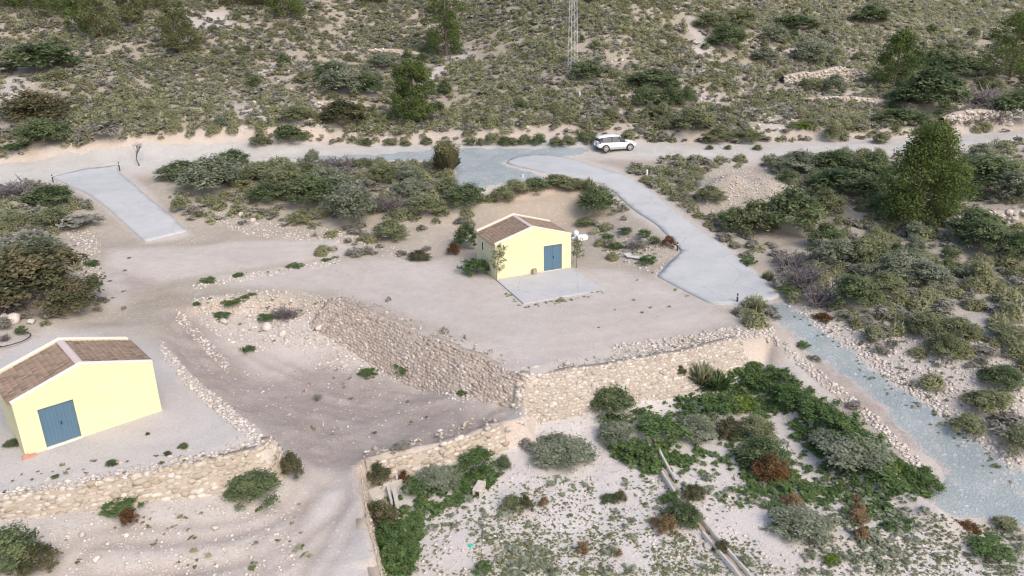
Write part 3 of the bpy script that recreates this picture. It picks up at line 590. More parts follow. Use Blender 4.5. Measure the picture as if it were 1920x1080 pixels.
for i, (px, py, w, lb) in enumerate([(452,405,13,'square pale boulder below the olive scrub bank'),(474,415,12,'pale boulder right of the square one on the scrub bank'),(1440,640,12,'pale boulder at the right corner of the yard wall'),
    (382,580,11,'white boulder beside the low weed on the pit bank'),(500,617,22,'flat pale boulder on the upper pit bank'),(468,594,10,'small round boulder below the yellow flowers'),(575,635,10,'pinkish boulder on the right of the pit bank'),
    (598,618,18,'buff slab boulder leaning on the pit bank'),(420,606,15,'brown boulder at the left foot of the pit bank'),(530,628,17,'cream boulder at the middle foot of the pit bank'),(455,622,13,'pale boulder beside the cream one at the bank foot'),(640,640,15,'pinkish boulder at the top end of the pit wall foot'),(700,658,7,'left one of two white boulders in the pit hollow'),(709,661,7,'right one of two white boulders in the pit hollow'),(953,808,15,'pale boulder at the foot of the wall corner'),
    (930,815,12,'grey boulder at the end of the low block wall'),(436,912,13,'pale boulder under the bush below the left wall'),(395,910,12,'pale boulder below the left stone wall'),(322,895,16,'buff boulder on the ground below the left wall middle'),
    (404,992,14,'white boulder with dark hollow on the foreground track'),(237,1006,10,'white boulder in the foreground debris'),(155,1005,12,'white boulder left in the foreground debris'),(182,1050,14,'grey boulder near the bottom left bush'),
    (712,951,12,'white boulder inside the ruined concrete tank'),(909,885,14,'tan boulder in the weeds behind the stone block'),(1430,1040,9,'round pale boulder by the channel'),(140,412,9,'white boulder on the left shrub mound'),(1857,755,11,'boulder right of the gravel lane'),
    (755,1000,20,'flat white boulder in weeds by the bottom wall'),(28,604,26,'sandy boulder under the brown bush'),(8,600,20,'sandy boulder at the left frame edge'),(60,606,14,'small sandy boulder beneath the brown bush'),(1223,903,8,'round white boulder left of the channel'),(1237,915,6,'small white boulder next to the channel')]):
    boulder(px, py, w, lb, i+1)
# ------------------------------------------------------------------ the two yellow sheds
def plaster_mat():
    n = NT('yellow_render', .9); c = n.mix(n.ramp(n.noise(.8, 5, .6), (.35, 0.), (.7, 1.)), (.60, .57, .36), (.635, .605, .40))
    geo = n.n('ShaderNodeTexCoord'); sep = n.n('ShaderNodeSeparateXYZ'); n.l(geo.outputs['Object'], sep.inputs[0])
    damp = n.math('MULTIPLY', n.ramp(n.math('ADD', sep.outputs[2], n.math('MULTIPLY', n.noise(3, 5), .5)), (.2, 1.), (.6, 0.)), .65)
    c = n.mix(damp, c, (.58, .53, .38)); c = n.mix(n.ramp(n.noise(2.5, 7, .7), (.55, 0.), (.78, .35)), c, (.64, .58, .36))
    st = n.noise(1, 4, .6, n.co((5, 5, .35))); c = n.mix(n.ramp(st, (.50, 0.), (.70, .42)), c, (.60, .53, .36)); n.color(c); n.bump(n.noise(40, 3), .006, .4); return n.m
M['plaster'] = plaster_mat()
M['coping'] = var_mat('cream_coping', (.70, .62, .54), (.80, .73, .66), 3)
M['ridge'] = var_mat('pale_ridge_mortar', (.46, .38, .36), (.56, .49, .47), 4)
M['door'] = var_mat('blue_painted_steel', (.075, .140, .205), (.092, .165, .235), 1.5, rough=.5, spec=.4)
M['doorscuff'] = var_mat('scuffed_blue_paint', (.15, .235, .30), (.10, .18, .25), 9, rough=.6)
M['dark'] = var_mat('dark_gap', (.02, .02, .022), (.035, .034, .033), 4)
M['steel'] = var_mat('galvanised_steel', (.42, .43, .44), (.58, .59, .60), 9, rough=.5, spec=.5)
M['wood'] = var_mat('grey_timber', (.13, .115, .10), (.25, .22, .19), 8)
def tile_mat():
    n = NT('clay_tile', .85); n.color(n.mix(n.ramp(n.noise(5, 5, .6), (.35, 0.), (.7, .5)), n.ramp(n.attr('tint'), (0, (.145, .105, .080)), (.35, (.215, .160, .122)), (.7, (.28, .212, .160)), (1, (.33, .255, .195))), (.21, .15, .12)))
    n.bump(n.noise(20, 4), .01, .4); return n.m
M['tile'] = tile_mat()
SH_W, SH_L, SH_H, SH_R, PAR = 6.0, 3.89, 2.72, 3.63, .15
def roof_slope(side, seed):
    r = np.random.default_rng(seed); x_e = -.13 if side < 0 else SH_W+.13; x_r = SH_W/2; sl = (SH_R-SH_H)/(SH_W/2)
    y0, y1 = .19, SH_L-.19; nc = 20; nr = 13; dy = (y1-y0)/nc; V = []; Fq = []; T = []
    for c in range(nc):
        for k in range(nr):
            f0, f1 = k/nr, (k+1)/nr+.03; b = len(V); t = float(np.clip(r.choice([.15, .45, .55, .65, .8], p=[.16, .22, .28, .22, .12])+r.normal(0, .07), 0, 1))
            for f, lift in ((f0, .05), (f1, .02)):
                x = x_e+(x_r-x_e)*min(f, 1.0); z = SH_R-PAR-abs(x-x_r)*sl
                for j in range(6):
                    a = j/5; V.append((x, y0+dy*(c+a), z+lift+.045*math.sin(math.pi*a))); T.append(t)
            for j in range(5): Fq.append((b+j, b+j+1, b+7+j, b+6+j) if side > 0 else (b+j, b+6+j, b+7+j, b+j+1))
            e = len(V)                                             # the tile's front lip
            for j in range(6): v = V[b+j]; V.append((v[0], v[1], v[2]-.055)); T.append(t*.8)
            for j in range(5): Fq.append((b+j, e+j, e+j+1, b+j+1) if side > 0 else (b+j, b+j+1, e+j+1, e+j))
    return np.array(V), np.array(Fq), np.array(T)
def shed(x, y, z, yaw, door_x, window, label):
    t = empty('farm_shed', (x, y, z), yaw); tag(t, label, 'shed', 'yellow farm sheds')
    W_, L_, h, r = SH_W, SH_L, SH_H-PAR, SH_R-PAR
    prof = [(0, -.8), (W_, -.8), (W_, h), (W_/2, r), (0, h)]; n = 5
    b = MB(); dx0, dx1, dz0, dz1 = door_x, door_x+1.46, .09, 2.04
    front = [(0,0,-.8),(W_,0,-.8),(W_,0,h),(W_/2,0,r),(0,0,h)]
    b.add([(px, L_, pz) for px, pz in prof], [(4,3,2,1,0)])                         # back gable
    b.add([(0,0,-.8),(0,L_,-.8),(0,L_,h),(0,0,h)], [(0,3,2,1)]); b.add([(W_,0,-.8),(W_,L_,-.8),(W_,L_,h),(W_,0,h)], [(0,1,2,3)])
    b.add([(0,0,h),(W_/2,0,r),(W_/2,L_,r),(0,L_,h)], [(0,1,2,3)]); b.add([(W_,0,h),(W_/2,0,r),(W_/2,L_,r),(W_,L_,h)], [(0,3,2,1)])
    # front gable round the door opening
    b.add([(0,0,-.8),(dx0,0,-.8),(dx1,0,-.8),(W_,0,-.8),(0,0,dz0),(dx0,0,dz0),(dx1,0,dz0),(W_,0,dz0),(0,0,dz1),(dx0,0,dz1),(dx1,0,dz1),(W_,0,dz1),(W_,0,h),(W_/2,0,r),(0,0,h)],
          [(0,1,5,4),(1,2,6,5),(2,3,7,6),(4,5,9,8),(6,7,11,10),(8,9,10,11,12,13,14)])
    b.add([(dx0,0,dz0),(dx0,.13,dz0),(dx0,.13,dz1),(dx0,0,dz1),(dx1,0,dz0),(dx1,.13,dz0),(dx1,.13,dz1),(dx1,0,dz1)], [(0,1,2,3),(4,7,6,5),(3,2,6,7),(0,4,5,1)])
    for ya, yb in ((-.004, .18), (L_-.18, L_+.004)):                                # raised gable parapets
        P = [(-.004, h-.02), (W_/2, r-.02), (W_+.004, h-.02), (W_+.004, h+PAR-.03), (W_/2, r+PAR-.03), (-.004, h+PAR-.03)]
        b.add([(px, ya, pz) for px, pz in P]+[(px, yb, pz) for px, pz in P], [(5,4,1,0),(4,3,2,1),(6,7,10,11),(7,8,9,10),(0,6,11,5),(2,3,9,8),(5,11,10,4),(4,10,9,3)])
    b.build('wall', M['plaster'], t)
    for ya, yb in ((-.03, .205), (L_-.205, L_+.03)):
        P = [(-.03, h+PAR-.032), (W_/2, r+PAR-.028), (W_+.03, h+PAR-.032), (W_+.03, h+PAR+.02), (W_/2, r+PAR+.024), (-.03, h+PAR+.02)]
        c = MB().add([(px, ya, pz) for px, pz in P]+[(px, yb, pz) for px, pz in P], [(0,1,4,5),(1,2,3,4),(11,10,7,6),(10,9,8,7),(5,4,10,11),(4,3,9,10),(0,5,11,6),(2,8,9,3),(0,6,7,1),(1,7,8,2)])
        c.build('coping', M['coping'], t)
    for s in (-1, 1):
        V, Fq, T = roof_slope(s, 5+s+int(door_x*10)); mesh_np('roof_tiles', V, Fq, M['tile'], parent=t, tint=T)
    rc = MB(); rc.add([(W_/2-.17, .2, r+.055), (W_/2-.07, .2, r+.115), (W_/2+.07, .2, r+.115), (W_/2+.17, .2, r+.055), (W_/2-.17, L_-.2, r+.055), (W_/2-.07, L_-.2, r+.115), (W_/2+.07, L_-.2, r+.115), (W_/2+.17, L_-.2, r+.055)],
                    [(0,1,5,4),(1,2,6,5),(2,3,7,6)]).build('ridge_cap', M['ridge'], t)
    d = MB(); yd = .075
    d.box(dx0+.01, dx1-.01, yd, yd+.05, dz0+.005, dz1-.005)
    for k in range(6 if window else 9):                                             # pressed ribs of the sheet
        xx = dx0+.12+k*(dx1-dx0-.24)/(5 if window else 8); d.box(xx-.013, xx+.013, yd-.016, yd+.001, dz0+.05, dz1-.05)
    mid = (dx0+dx1)/2; d.box(mid-.02, mid+.02, yd-.026, yd+.002, dz0+.02, dz1-.02)
    do = d.build('door', M['door'], t, bevel=.004)
    MB().box(mid+.05, mid+.09, yd-.06, yd-.02, 1.0, 1.14).build('handle', M['dark'], do)
    sc = MB(); rr = random.Random(3)
    for k in range(5 if not window else 2): xx = mid+.12+.09*k; z0 = .35+rr.random()*.3; sc.box(xx, xx+.018, yd-.019, yd-.0165, z0, z0+.3+.4*rr.random())
    sc.build('scuff_mark', M['doorscuff'], do)
    MB().box(dx0-.02, dx1+.02, -.05, .10, -.02, dz0-.004).build('threshold', M['coping'], t)
    if window:
        w = MB().box(-.012, .03, 2.42, 2.72, 1.52, 2.16).build('window', M['dark'], t)
        f = MB(); f.box(-.03, .01, 2.36, 2.42, 1.46, 2.22); f.box(-.03, .01, 2.72, 2.78, 1.46, 2.22); f.box(-.03, .01, 2.42, 2.72, 2.16, 2.22); f.box(-.045, .01, 2.42, 2.72, 1.46, 1.52); f.build('window_frame', M['coping'], w)
    return t
B1 = (-1.13, 54.1, 0.0, math.radians(21.93)); B2 = (-21.95, 30.98, .58, math.radians(41.09))
shed(*B1, 3.78, True, 'yellow shed in the central yard with concrete apron and saplings at its corners')
shed(*B2, .88, False, 'near yellow shed at the left edge, blue door left of its middle')
def loc(B, x, y, z=0): c, s = math.cos(B[3]), math.sin(B[3]); return np.array([B[0]+x*c-y*s, B[1]+x*s+y*c, B[2]+z])
# apron in front of the central shed
_s = MB().prism([tuple(loc(B1, x, y)[:2]) for x, y in ((-.02, -5.1), (6.05, -5.06), (6.02, -.055), (0, -.055))], -.2, .085); tag(_s.build('concrete_apron', M['slab'], bevel=.015), kind='structure')
# ------------------------------------------------------------------ small things in the yards
def put(o, px, py, rz=0.0, dz=0.0): p = G1(px, py); o.location = (p[0], p[1], p[2]+dz); o.rotation_euler.z = rz; return p
M['block'] = var_mat('concrete_block', (.26, .22, .17), (.36, .31, .25), 8); M['brick'] = var_mat('red_brick', (.42, .20, .15), (.52, .28, .22), 8)
b = MB(); b.box(-.15,.15,-.12,-.09,0,.4); b.box(-.15,.15,.09,.12,0,.4); b.box(-.15,-.12,-.09,.09,0,.4); b.box(.12,.15,-.09,.09,0,.4); b.box(-.015,.015,-.09,.09,0,.4)
o = b.build('hollow_block', M['block']); p = loc(B1, 2.93, -.2, .087); o.location = p; o.rotation_euler.z = B1[3]+.1; tag(o, 'brown hollow block standing against the front of the central shed', 'block')
b = MB(); b.box(-.28,.28,-.12,.12,0,.09); b.box(-.28,.0,-.1,.12,.092,.16); o = b.build('brick', M['brick'], bevel=.01); o.location = loc(B2, .12, -.16, .0); o.rotation_euler.z = B2[3]; tag(o, 'red brick slabs lying at the near corner of the left shed', 'brick')
M['postmat'] = var_mat('dark_post', (.025, .025, .03), (.06, .055, .06), 5); M['white'] = var_mat('white_plastic', (.62, .63, .65), (.74, .75, .77), 4, rough=.5)
for px, py, hpx, lb in [(1270,470,15,'dark post on the left edge of the concrete ramp'),(1382,568,17,'dark post at the bottom edge of the concrete ramp'),(100,342,12,'dark post at the left top corner of the driveway'),(225,321,15,'dark post at the right top corner of the driveway')]:
    t = empty('marker_post'); p = put(t, px, py); h = hpx*np.linalg.norm(p-[0,0,CAM_H])/FPX/.93; tag(t, lb, 'post', 'dark posts beside the concrete ramps')
    MB().tube([(0,0,-.2),(0,0,h*.82),(0,0,h)], [.055,.055,.045], 8).build('pole', M['postmat'], t); MB().tube([(0,0,h*.70),(0,0,h*.80)], .062, 8).build('reflector', M['steel'], t)
for px, py, hpx, lb in [(1213,330,11,'white marker post in scrub right of the concrete ramp'),(1087,183,10,'white marker post on the slope above the parked car'),(1036,61,8,'white marker post uphill left of the pylon'),(1478,28,9,'white marker post high on the right hillside'),(980,334,7,'white capped stake on the gravel turning area')]:
    t = empty('marker_stake'); p = put(t, px, py); h = hpx*np.linalg.norm(p-[0,0,CAM_H])/FPX; tag(t, lb, 'stake', 'white marker stakes')
    MB().tube([(0,0,-.2),(0,0,h*.9),(0,0,h)], [.085,.085,.06], 8).build('pole', M['white'], t); MB().tube([(0,0,h*.98),(0,0,h*1.06)], [.11,.05], 8).build('cap', M['white'], t)
# black pipe loop
p = G1(20, 637); pts = []; rr = random.Random(2)
for k in range(50):
    a = k/44*2*math.pi-2.2; R_ = .98*(1+.05*math.sin(3*a))+.0015*k; pts.append((R_*math.cos(a), R_*math.sin(a)*1.02, .04+.012*math.sin(5*a)+.0012*k))
pts += [(-1.1, -.9, .05), (-1.6, -1.3, .05)]
o = MB().tube(pts, .032, 6).build('water_pipe', var_mat('black_polythene', (.03,.04,.05), (.06,.075,.09), 4, rough=.45), smooth=True); o.location = (p[0], p[1], p[2]); tag(o, 'loop of black water pipe on the ground behind the left shed', 'pipe')
# white builders' sacks
def sack(px, py, wpx, label, seed, squash=.55, tall=1.0, mat='white'):
    p = G1(px, py); s = wpx*np.linalg.norm(p-[0,0,CAM_H])/FPX*.5; V, F = ico(3); r = np.random.default_rng(seed)
    V = np.sign(V)*np.abs(V)**.7; V *= 1+.12*np.sin(V[:, :1]*5+seed)*np.sin(V[:, 1:2]*4+2*seed)+.06*np.sin(V[:, 2:]*9+V[:, :1]*6)
    V = V*[s, s*.7, s*squash*tall]; V[:,2] = np.maximum(V[:,2], -s*squash*.75); o = mesh_np('sack', V, F, M[mat], smooth=True)
    o.location = (p[0], p[1], p[2]+s*squash*.7); o.rotation_euler.z = seed; tag(o, label, 'sack', 'white sacks behind the central shed')
    k = MB().tube([(-.1*s,0,s*squash*.8*tall),(0,.05*s,s*squash*1.05*tall),(.1*s,.1*s,s*squash*1.25*tall)], [.10*s,.07*s,.13*s], 6).build('tied_neck', M[mat], o)
sack(1080,443,11,'upright white sack beside the right wall of the central shed',1,1.0,1.35); sack(1088,449,14,'slumped white sack right of the upright one',2,.5); sack(1077,449,10,'small white sack tight against the shed wall',3,.6)
o = MB().box(-.45,.45,-.28,.28,0,.42).build('crate', M['white'], bevel=.03); put(o, 1091, 450, .25); tag(o, 'white plastic crate in front of the sacks', 'crate')
sack(1128,458,15,'pale blue sack lying under the bush on the yard edge',4,.5); sack(143,412,8,'white rag bundle on the left shrub mound',5,.5)
M['plank'] = var_mat('grey_plank', (.40,.385,.37), (.52,.50,.48), 6)
for px, py, rz, lb in [(1181,479,.55,'upper of two pale boards lying on the yard edge'),(1188,485,-.5,'lower of two pale boards lying on the yard edge')]:
    o = MB().box(-.52,.52,-.17,.17,0,.05).build('board', M['plank'], bevel=.008); put(o, px, py, rz, .12); o.rotation_euler.x = .15; tag(o, lb, 'board')
o = MB().tube([(0,0,0),(0,0,.05),(0,0,.07)], [.095,.095,.08], 16).build('lid', var_mat('teal_plastic', (.02,.45,.30), (.03,.52,.36), 5, rough=.4)); put(o, 883, 1025, 0, .03); tag(o, 'small teal plastic lid on the white field', 'lid')
for px, py, lb in [(1328,1026,'round pale cover stone left of the lower channel')]:
    o = MB().tube([(0,0,0),(0,0,.1),(0,0,.13)], [.2,.2,.16], 14).build('cover_stone', M['old_concrete']); put(o, px, py, 0, .0); tag(o, lb, 'cover')
# cut stone block with hollow end
t = MB(); t.box(-.2,.2,-.42,.42,.28,.36); t.box(-.2,-.12,-.42,.42,0,.28); t.box(.12,.2,-.42,.42,0,.28); t.box(-.12,.12,-.1,.42,0,.28)
o = t.build('stone_block', M['stone'], bevel=.012); at = o.data.attributes.new('tint', 'FLOAT', 'POINT'); at.data.foreach_set('value', np.full(len(o.data.vertices), .85, np.float32)); put(o, 899, 922, -.3); tag(o, 'tan trough-like stone block on the field beside green weeds', 'block')
# ruined concrete tank below the low wall
t = empty('ruined_tank'); P0 = put(t, 760, 905); tag(t, 'ruined low concrete tank and channels in the corner below the block wall', 'tank')
def wall_piece(name, pts, h, th, z_dn=.5):
    G = np.array([G1(*q) for q in pts])-P0; zt = float(np.median(G[:,2]))+h
    for i in range(len(G)-1):
        a, b_ = G[i, :2], G[i+1, :2]; d = (b_-a)/np.linalg.norm(b_-a); n = np.array([-d[1], d[0]])*th/2; a = a-d*.003*(i % 2); b_ = b_+d*th*.4
        MB().prism([tuple(a-n), tuple(b_-n), tuple(b_+n), tuple(a+n)], zt-h-z_dn, zt-.004*i).build(name, M['old_concrete'], t, bevel=.01)
wall_piece('front_wall', [(685,924),(727,917),(790,906)], .38, .14); wall_piece('partition', [(745,909),(743,894)], .42, .11); wall_piece('partition', [(789,905),(785,887)], .42, .13)
wall_piece('rear_ledge', [(734,896),(776,884),(803,875),(840,876),(888,862)], .3, .22); wall_piece('channel_wall', [(727,919),(735,952)], .34, .12); wall_piece('channel_wall', [(739,925),(745,954)], .33, .2)
G = G1(803, 897)-P0; bx = MB().box(-.55,.5,-.25,.42,-.3,.36).build('cover_slab', M['old_concrete'], t, bevel=.05); bx.location = G; bx.rotation_euler.z = .3
# irrigation channel across the field
line = np.array([G1(*q) for q in [(1218,826),(1236,868),(1270,925),(1305,978),(1330,1008),(1362,1046),(1400,1090),(1440,1135)]]); line = smooth_line(line, .4, 3)
t = empty('irrigation_channel', tuple(line[0])); tag(t, 'broken concrete irrigation channel running down the weedy field', 'channel'); Lc = line-line[0]; tg = np.gradient(Lc[:, :2], axis=0); tg /= np.linalg.norm(tg, axis=1)[:, None]; nn = np.stack([-tg[:,1], tg[:,0]], -1)
rr = np.random.default_rng(4)
def chan(name, o0, o1, z0, z1, mat, skip=()):
    A = Lc[:, :2]+nn*o0; Bq = Lc[:, :2]+nn*o1; m = len(Lc); zz = Lc[:,2]+.02*rr.normal(size=m)
    rows = [np.c_[A, zz+z0], np.c_[A, zz+z1], np.c_[Bq, zz+z1], np.c_[Bq, zz+z0]]; V = np.concatenate(rows); idx = np.arange(4*m).reshape(4, m); F = []
    for k in range(m-1):
        if k in skip: continue
        for q in range(3): F.append((idx[q,k], idx[q,k+1], idx[q+1,k+1], idx[q+1,k]))
    mesh_np(name, V, np.array(F), M[mat], parent=t)
chan('rim', -.26, -.15, -.2, .24, 'old_concrete', (5, 6, 17)); chan('rim', .15, .26, -.2, .24, 'old_concrete', (9, 10, 11, 12)); chan('bed', -.149, .149, -.2, .06, 'mortar')

# ------------------------------------------------------------------ white car on the road
def car():
    t = empty('parked_car'); tag(t, 'white compact off-roader parked on the dirt road by the hillside', 'car')
    paint = NT('white_car_paint', .3); paint.color((.80, .81, .83)); paint.b.inputs['Coat Weight'].default_value = .5; paint = paint.m
    glass = NT('tinted_glass', .06); glass.color((.02, .03, .04)); glass.b.inputs['Specular IOR Level'].default_value = .7; glass = glass.m
    rubber = var_mat('tyre_rubber', (.02,.02,.02), (.035,.035,.035), 8); trim = var_mat('grey_sill_trim', (.30,.30,.30), (.36,.36,.36), 5, rough=.6); alloy = var_mat('alloy', (.5,.5,.52), (.62,.62,.64), 9, rough=.35, spec=.6, metal=.6); arch = var_mat('arch_trim', (.03,.03,.03), (.05,.05,.05), 5)
    # stations: x, z_low, half width at mid, z_shoulder, half width at shoulder, z_top (bonnet / tail)
    S = [(-2.18,.52,.62,.98,.60,1.02),(-2.12,.40,.80,1.04,.76,1.08),(-1.9,.33,.92,1.08,.86,1.12),(-1.3,.30,.97,1.06,.90,1.10),(-.3,.30,.97,1.02,.90,1.06),(.6,.30,.97,.99,.89,1.03),(.95,.30,.97,.97,.88,1.02),(1.5,.32,.95,.92,.84,.98),(1.9,.36,.90,.86,.76,.91),(2.08,.42,.80,.78,.66,.83),(2.18,.50,.62,.68,.52,.72)]
    V = []; F = []; n = 9
    for x, zl, hw, zs, hs, zt in S:
        V += [(x,-hw*.88,zl),(x,-hw*.98,zl+.14),(x,-hw,zl*.45+zs*.55),(x,-hs,zs),(x,0,zt),(x,hs,zs),(x,hw,zl*.45+zs*.55),(x,hw*.98,zl+.14),(x,hw*.88,zl)]
    for i in range(len(S)-1):
        for k in range(n): a, b_ = i*n+k, i*n+(k+1) % n; F.append((a, b_, b_+n, a+n))
    F += [tuple(range(n)), tuple((len(S)-1)*n+k for k in range(n-1, -1, -1))]
    b = MB(); b.add(V, [f[::-1] for f in F]); body = b.build('body', paint, t, smooth=True); bv = body.modifiers.new('s', 'SUBSURF'); bv.levels = bv.render_levels = 1
    # cabin: dark glass house with a floating roof
    G = [(-1.98,.74,1.08,.72,1.20),(-1.62,.86,1.06,.70,1.50),(-.9,.88,1.04,.71,1.575),(-.1,.88,1.01,.70,1.565),(.35,.87,.99,.67,1.50),(1.10,.82,.975,.62,1.0)]
    V = []; F = []
    for x, hb, zb, ht, zt in G: V += [(x,-hb,zb-.04),(x,-ht,zt),(x,ht,zt),(x,hb,zb-.04)]
    for i in range(len(G)-1):
        for k in range(3): F.append((i*4+k, i*4+k+4, i*4+k+5, i*4+k+1))
    F += [(0,1,2,3), (23,22,21,20)]
    MB().add(V, F).build('window', glass, t)
    R = [(-2.06,.60,1.40,1.43),(-1.7,.70,1.51,1.55),(-.9,.715,1.585,1.63),(-.1,.705,1.575,1.62),(.38,.675,1.505,1.535)]; V = []; F = []
    for x, hw, ze, zc in R: V += [(x,-hw-.012,ze-.02),(x,-hw*.9,ze+.02),(x,0,zc),(x,hw*.9,ze+.02),(x,hw+.012,ze-.02)]
    for i in range(len(R)-1):
        for k in range(4): F.append((i*5+k, i*5+k+5, i*5+k+6, i*5+k+1))
    ro = MB().add(V, F).build('roof', paint, t, smooth=True); so = ro.modifiers.new('t', 'SOLIDIFY'); so.thickness = .04
    for x in (-.62, .28):
        for s in (-1, 1): MB().tube([(x, s*.885, 1.0), (x-.05, s*.725, 1.55)], .035, 5).build('pillar', arch, t)
    for x in (-1.36, 1.32):
        for s in (-1, 1):
            MB().tube([(x, s*.86, .36), (x, s*.985, .36)], .415, 24).build('wheel_arch', arch, t)
            w = empty('wheel', (x, s*.90, .36)); w.parent = t
            MB().tube([(0,-s*.12,0),(0,-s*.11,0),(0,s*.105,0),(0,s*.12,0)], [.33,.36,.36,.33], 24).build('tyre', rubber, w)
            rm = MB(); rm.tube([(0,s*.10,0),(0,s*.127,0)], .06, 10)
            for k in range(10): a = k*math.pi/5; rm.tube([(0,s*.124,0),(.24*math.cos(a),s*.126,.24*math.sin(a))], .028, 4)
            for k in range(20): a = k*math.pi/10; a2 = a+math.pi/10; rm.tube([(.25*math.cos(a),s*.124,.25*math.sin(a)),(.25*math.cos(a2),s*.124,.25*math.sin(a2))], .02, 4)
            rm.build('rim', alloy, w)
    for s in (-1, 1):
        MB().box(-.92,.90, s*.93-.06, s*.93+.06, .24, .42).build('sill', trim, t, bevel=.02)
        MB().add([(2.02,s*.50,.74),(1.86,s*.80,.80),(1.68,s*.875,.86),(1.68,s*.875,.80),(1.90,s*.845,.68),(2.12,s*.55,.64)], [(0,1,2,3,4,5)] if s > 0 else [(5,4,3,2,1,0)]).build('headlight', glass, t)
        MB().add([(-2.175,s*.50,1.0),(-2.10,s*.80,1.03),(-1.86,s*.90,1.02),(-1.86,s*.925,.93),(-2.11,s*.83,.91),(-2.20,s*.52,.90)], [(0,5,4,3,2,1)] if s > 0 else [(0,1,2,3,4,5)]).build('tail_light', var_mat('lamp_red', (.18,.05,.05), (.22,.07,.07), 5, rough=.2), t)
        MB().box(.72,.90,s*1.0-.11,s*1.0+.11,1.02,1.17).build('wing_mirror', paint, t, bevel=.05); MB().box(.55,.95,s*.963-.01,s*.963+.01,.80,.83).build('side_vent', trim, t)
    MB().box(-2.16,-1.95,-.66,.66,.34,.5).build('rear_bumper', arch, t, bevel=.03); MB().box(2.02,2.16,-.55,.55,.5,.6).build('grille', arch, t, bevel=.02)
    p = put(t, 1153, 281, math.radians(13)); t.location.z = p[2]+.02; return t
car()
# ------------------------------------------------------------------ lattice pylon on the hillside
t = empty('lattice_pylon'); p = put(t, 1074, 134, .35); tag(t, 'tall thin grey lattice pylon standing on the hillside', 'pylon')
H_ = 17.0; w0, w1 = .50, .2; hw = lambda z: w0+(w1-w0)*z/H_
for sx, sy in ((-1,-1),(1,-1),(1,1),(-1,1)): MB().tube([(sx*hw(-.4), sy*hw(-.4), -.4), (sx*hw(H_), sy*hw(H_), H_)], .032, 4).build('leg', M['steel'], t)
br = MB(); z = 0.0; k = 0
while z < H_-.5:
    z2 = z+1.25*hw(z)*1.3
    for (ax, ay), (bx_, by_) in (((-1,-1),(1,-1)),((1,-1),(1,1)),((1,1),(-1,1)),((-1,1),(-1,-1))):
        if k % 2: ax, ay, bx_, by_ = bx_, by_, ax, ay
        br.tube([(ax*hw(z), ay*hw(z), z), (bx_*hw(z2), by_*hw(z2), z2)], .016, 4)
    z = z2; k += 1
br.build('bracing', M['steel'], t)
for z in (10.2, 11.6):
    cr = MB(); cr.tube([(-1.9,0,z),(1.9,0,z)], .05, 4); cr.tube([(-1.9,0,z),(0,0,z+.6)], .03, 4); cr.tube([(1.9,0,z),(0,0,z+.6)], .03, 4); ca = cr.build('cross_arm', M['steel'], t)
    for x in (-1.8, 1.8): MB().tube([(x,0,z-.02),(x,0,z-.15),(x,0,z-.3),(x,0,z-.45)], [.03,.09,.05,.09], 8).build('insulator', M['white'], ca)
# ------------------------------------------------------------------ plants: templates of unit width and unit height, base at the origin
def tuft_tmpl(nb, seed, spread=1.0, wid=.07, droop=.25):
    r = np.random.default_rng(seed); V = []; F = []; T = []
    for i in range(nb):
        a = r.uniform(0, 6.283); rr = spread*.5*r.random()**.6; h = (1-.75*(rr/.5)**2*r.uniform(.6, 1))*r.uniform(.7, 1.05); b = .16*r.random(); da = r.normal(0, .35)
        p = np.array([b*math.cos(a+da), b*math.sin(a+da), -.03]); q = np.array([rr*math.cos(a), rr*math.sin(a), max(.12, h)]); s = np.array([-math.sin(a+r.normal(0, .6)), math.cos(a), 0])*wid*.5
        mid = p*.45+q*.55+[0, 0, .10]; n = len(V); V += [p-s*.6, p+s*.6, mid+s, q, mid-s]; F.append((n, n+1, n+2, n+3, n+4)); T += [r.normal(0, .2)]*5
    return np.array(V), np.array(F), np.array(T)
def cloud_tmpl(nleaf, seed, lumps=9, ls=.11, flat=1.0, hollow=.45, twig=0, ragged=.25, asp=1.7, rl=(.12, .27), sp=.34, zr=.12):
    r = np.random.default_rng(seed); C = []; 
    for i in range(lumps):
        a = i*2.4+r.uniform(-.9, .9); f = math.sqrt((i+.5)/lumps)*r.uniform(.75, 1.25); C.append((sp*f*math.cos(a), sp*f*math.sin(a), .28+.38*(1-min(f, 1))*flat+r.uniform(-zr, 1.5*zr), r.uniform(*rl)*(1.15-.3*f), r.normal(0, .17)))
    C = np.array(C); w = C[:,3]**2; k = r.choice(lumps, nleaf, p=w/w.sum()); d = r.normal(size=(nleaf, 3)); d /= np.linalg.norm(d, axis=1)[:, None]; d[:,2] = np.where(d[:,2] < -.35, -d[:,2], d[:,2])
    rad = C[k,3]*(hollow+(1-hollow)*r.random(nleaf)**.5)*(1+ragged*r.normal(size=nleaf)); P = C[k, :3]+d*rad[:, None]*[1, 1, 1.15]; P[:,2] = np.maximum(P[:,2], .02)
    nrm = d*.8+np.array([0, 0, .65])+.5*r.normal(size=(nleaf, 3)); nrm /= np.linalg.norm(nrm, axis=1)[:, None]; u = np.cross(nrm, r.normal(size=(nleaf, 3))); u /= np.linalg.norm(u, axis=1)[:, None]; v = np.cross(nrm, u)
    S = (ls*r.lognormal(0, .3, nleaf))[:, None]; a = u*S*.5*asp; b = v*S*.5; V = np.stack([P-a, P+b-a*.1, P+a, P-b-a*.1], 1).reshape(-1, 3); F = np.arange(4*nleaf).reshape(-1, 4)
    T = np.repeat(C[k,4]+r.normal(0, .16, nleaf), 4)
    return V, F, T
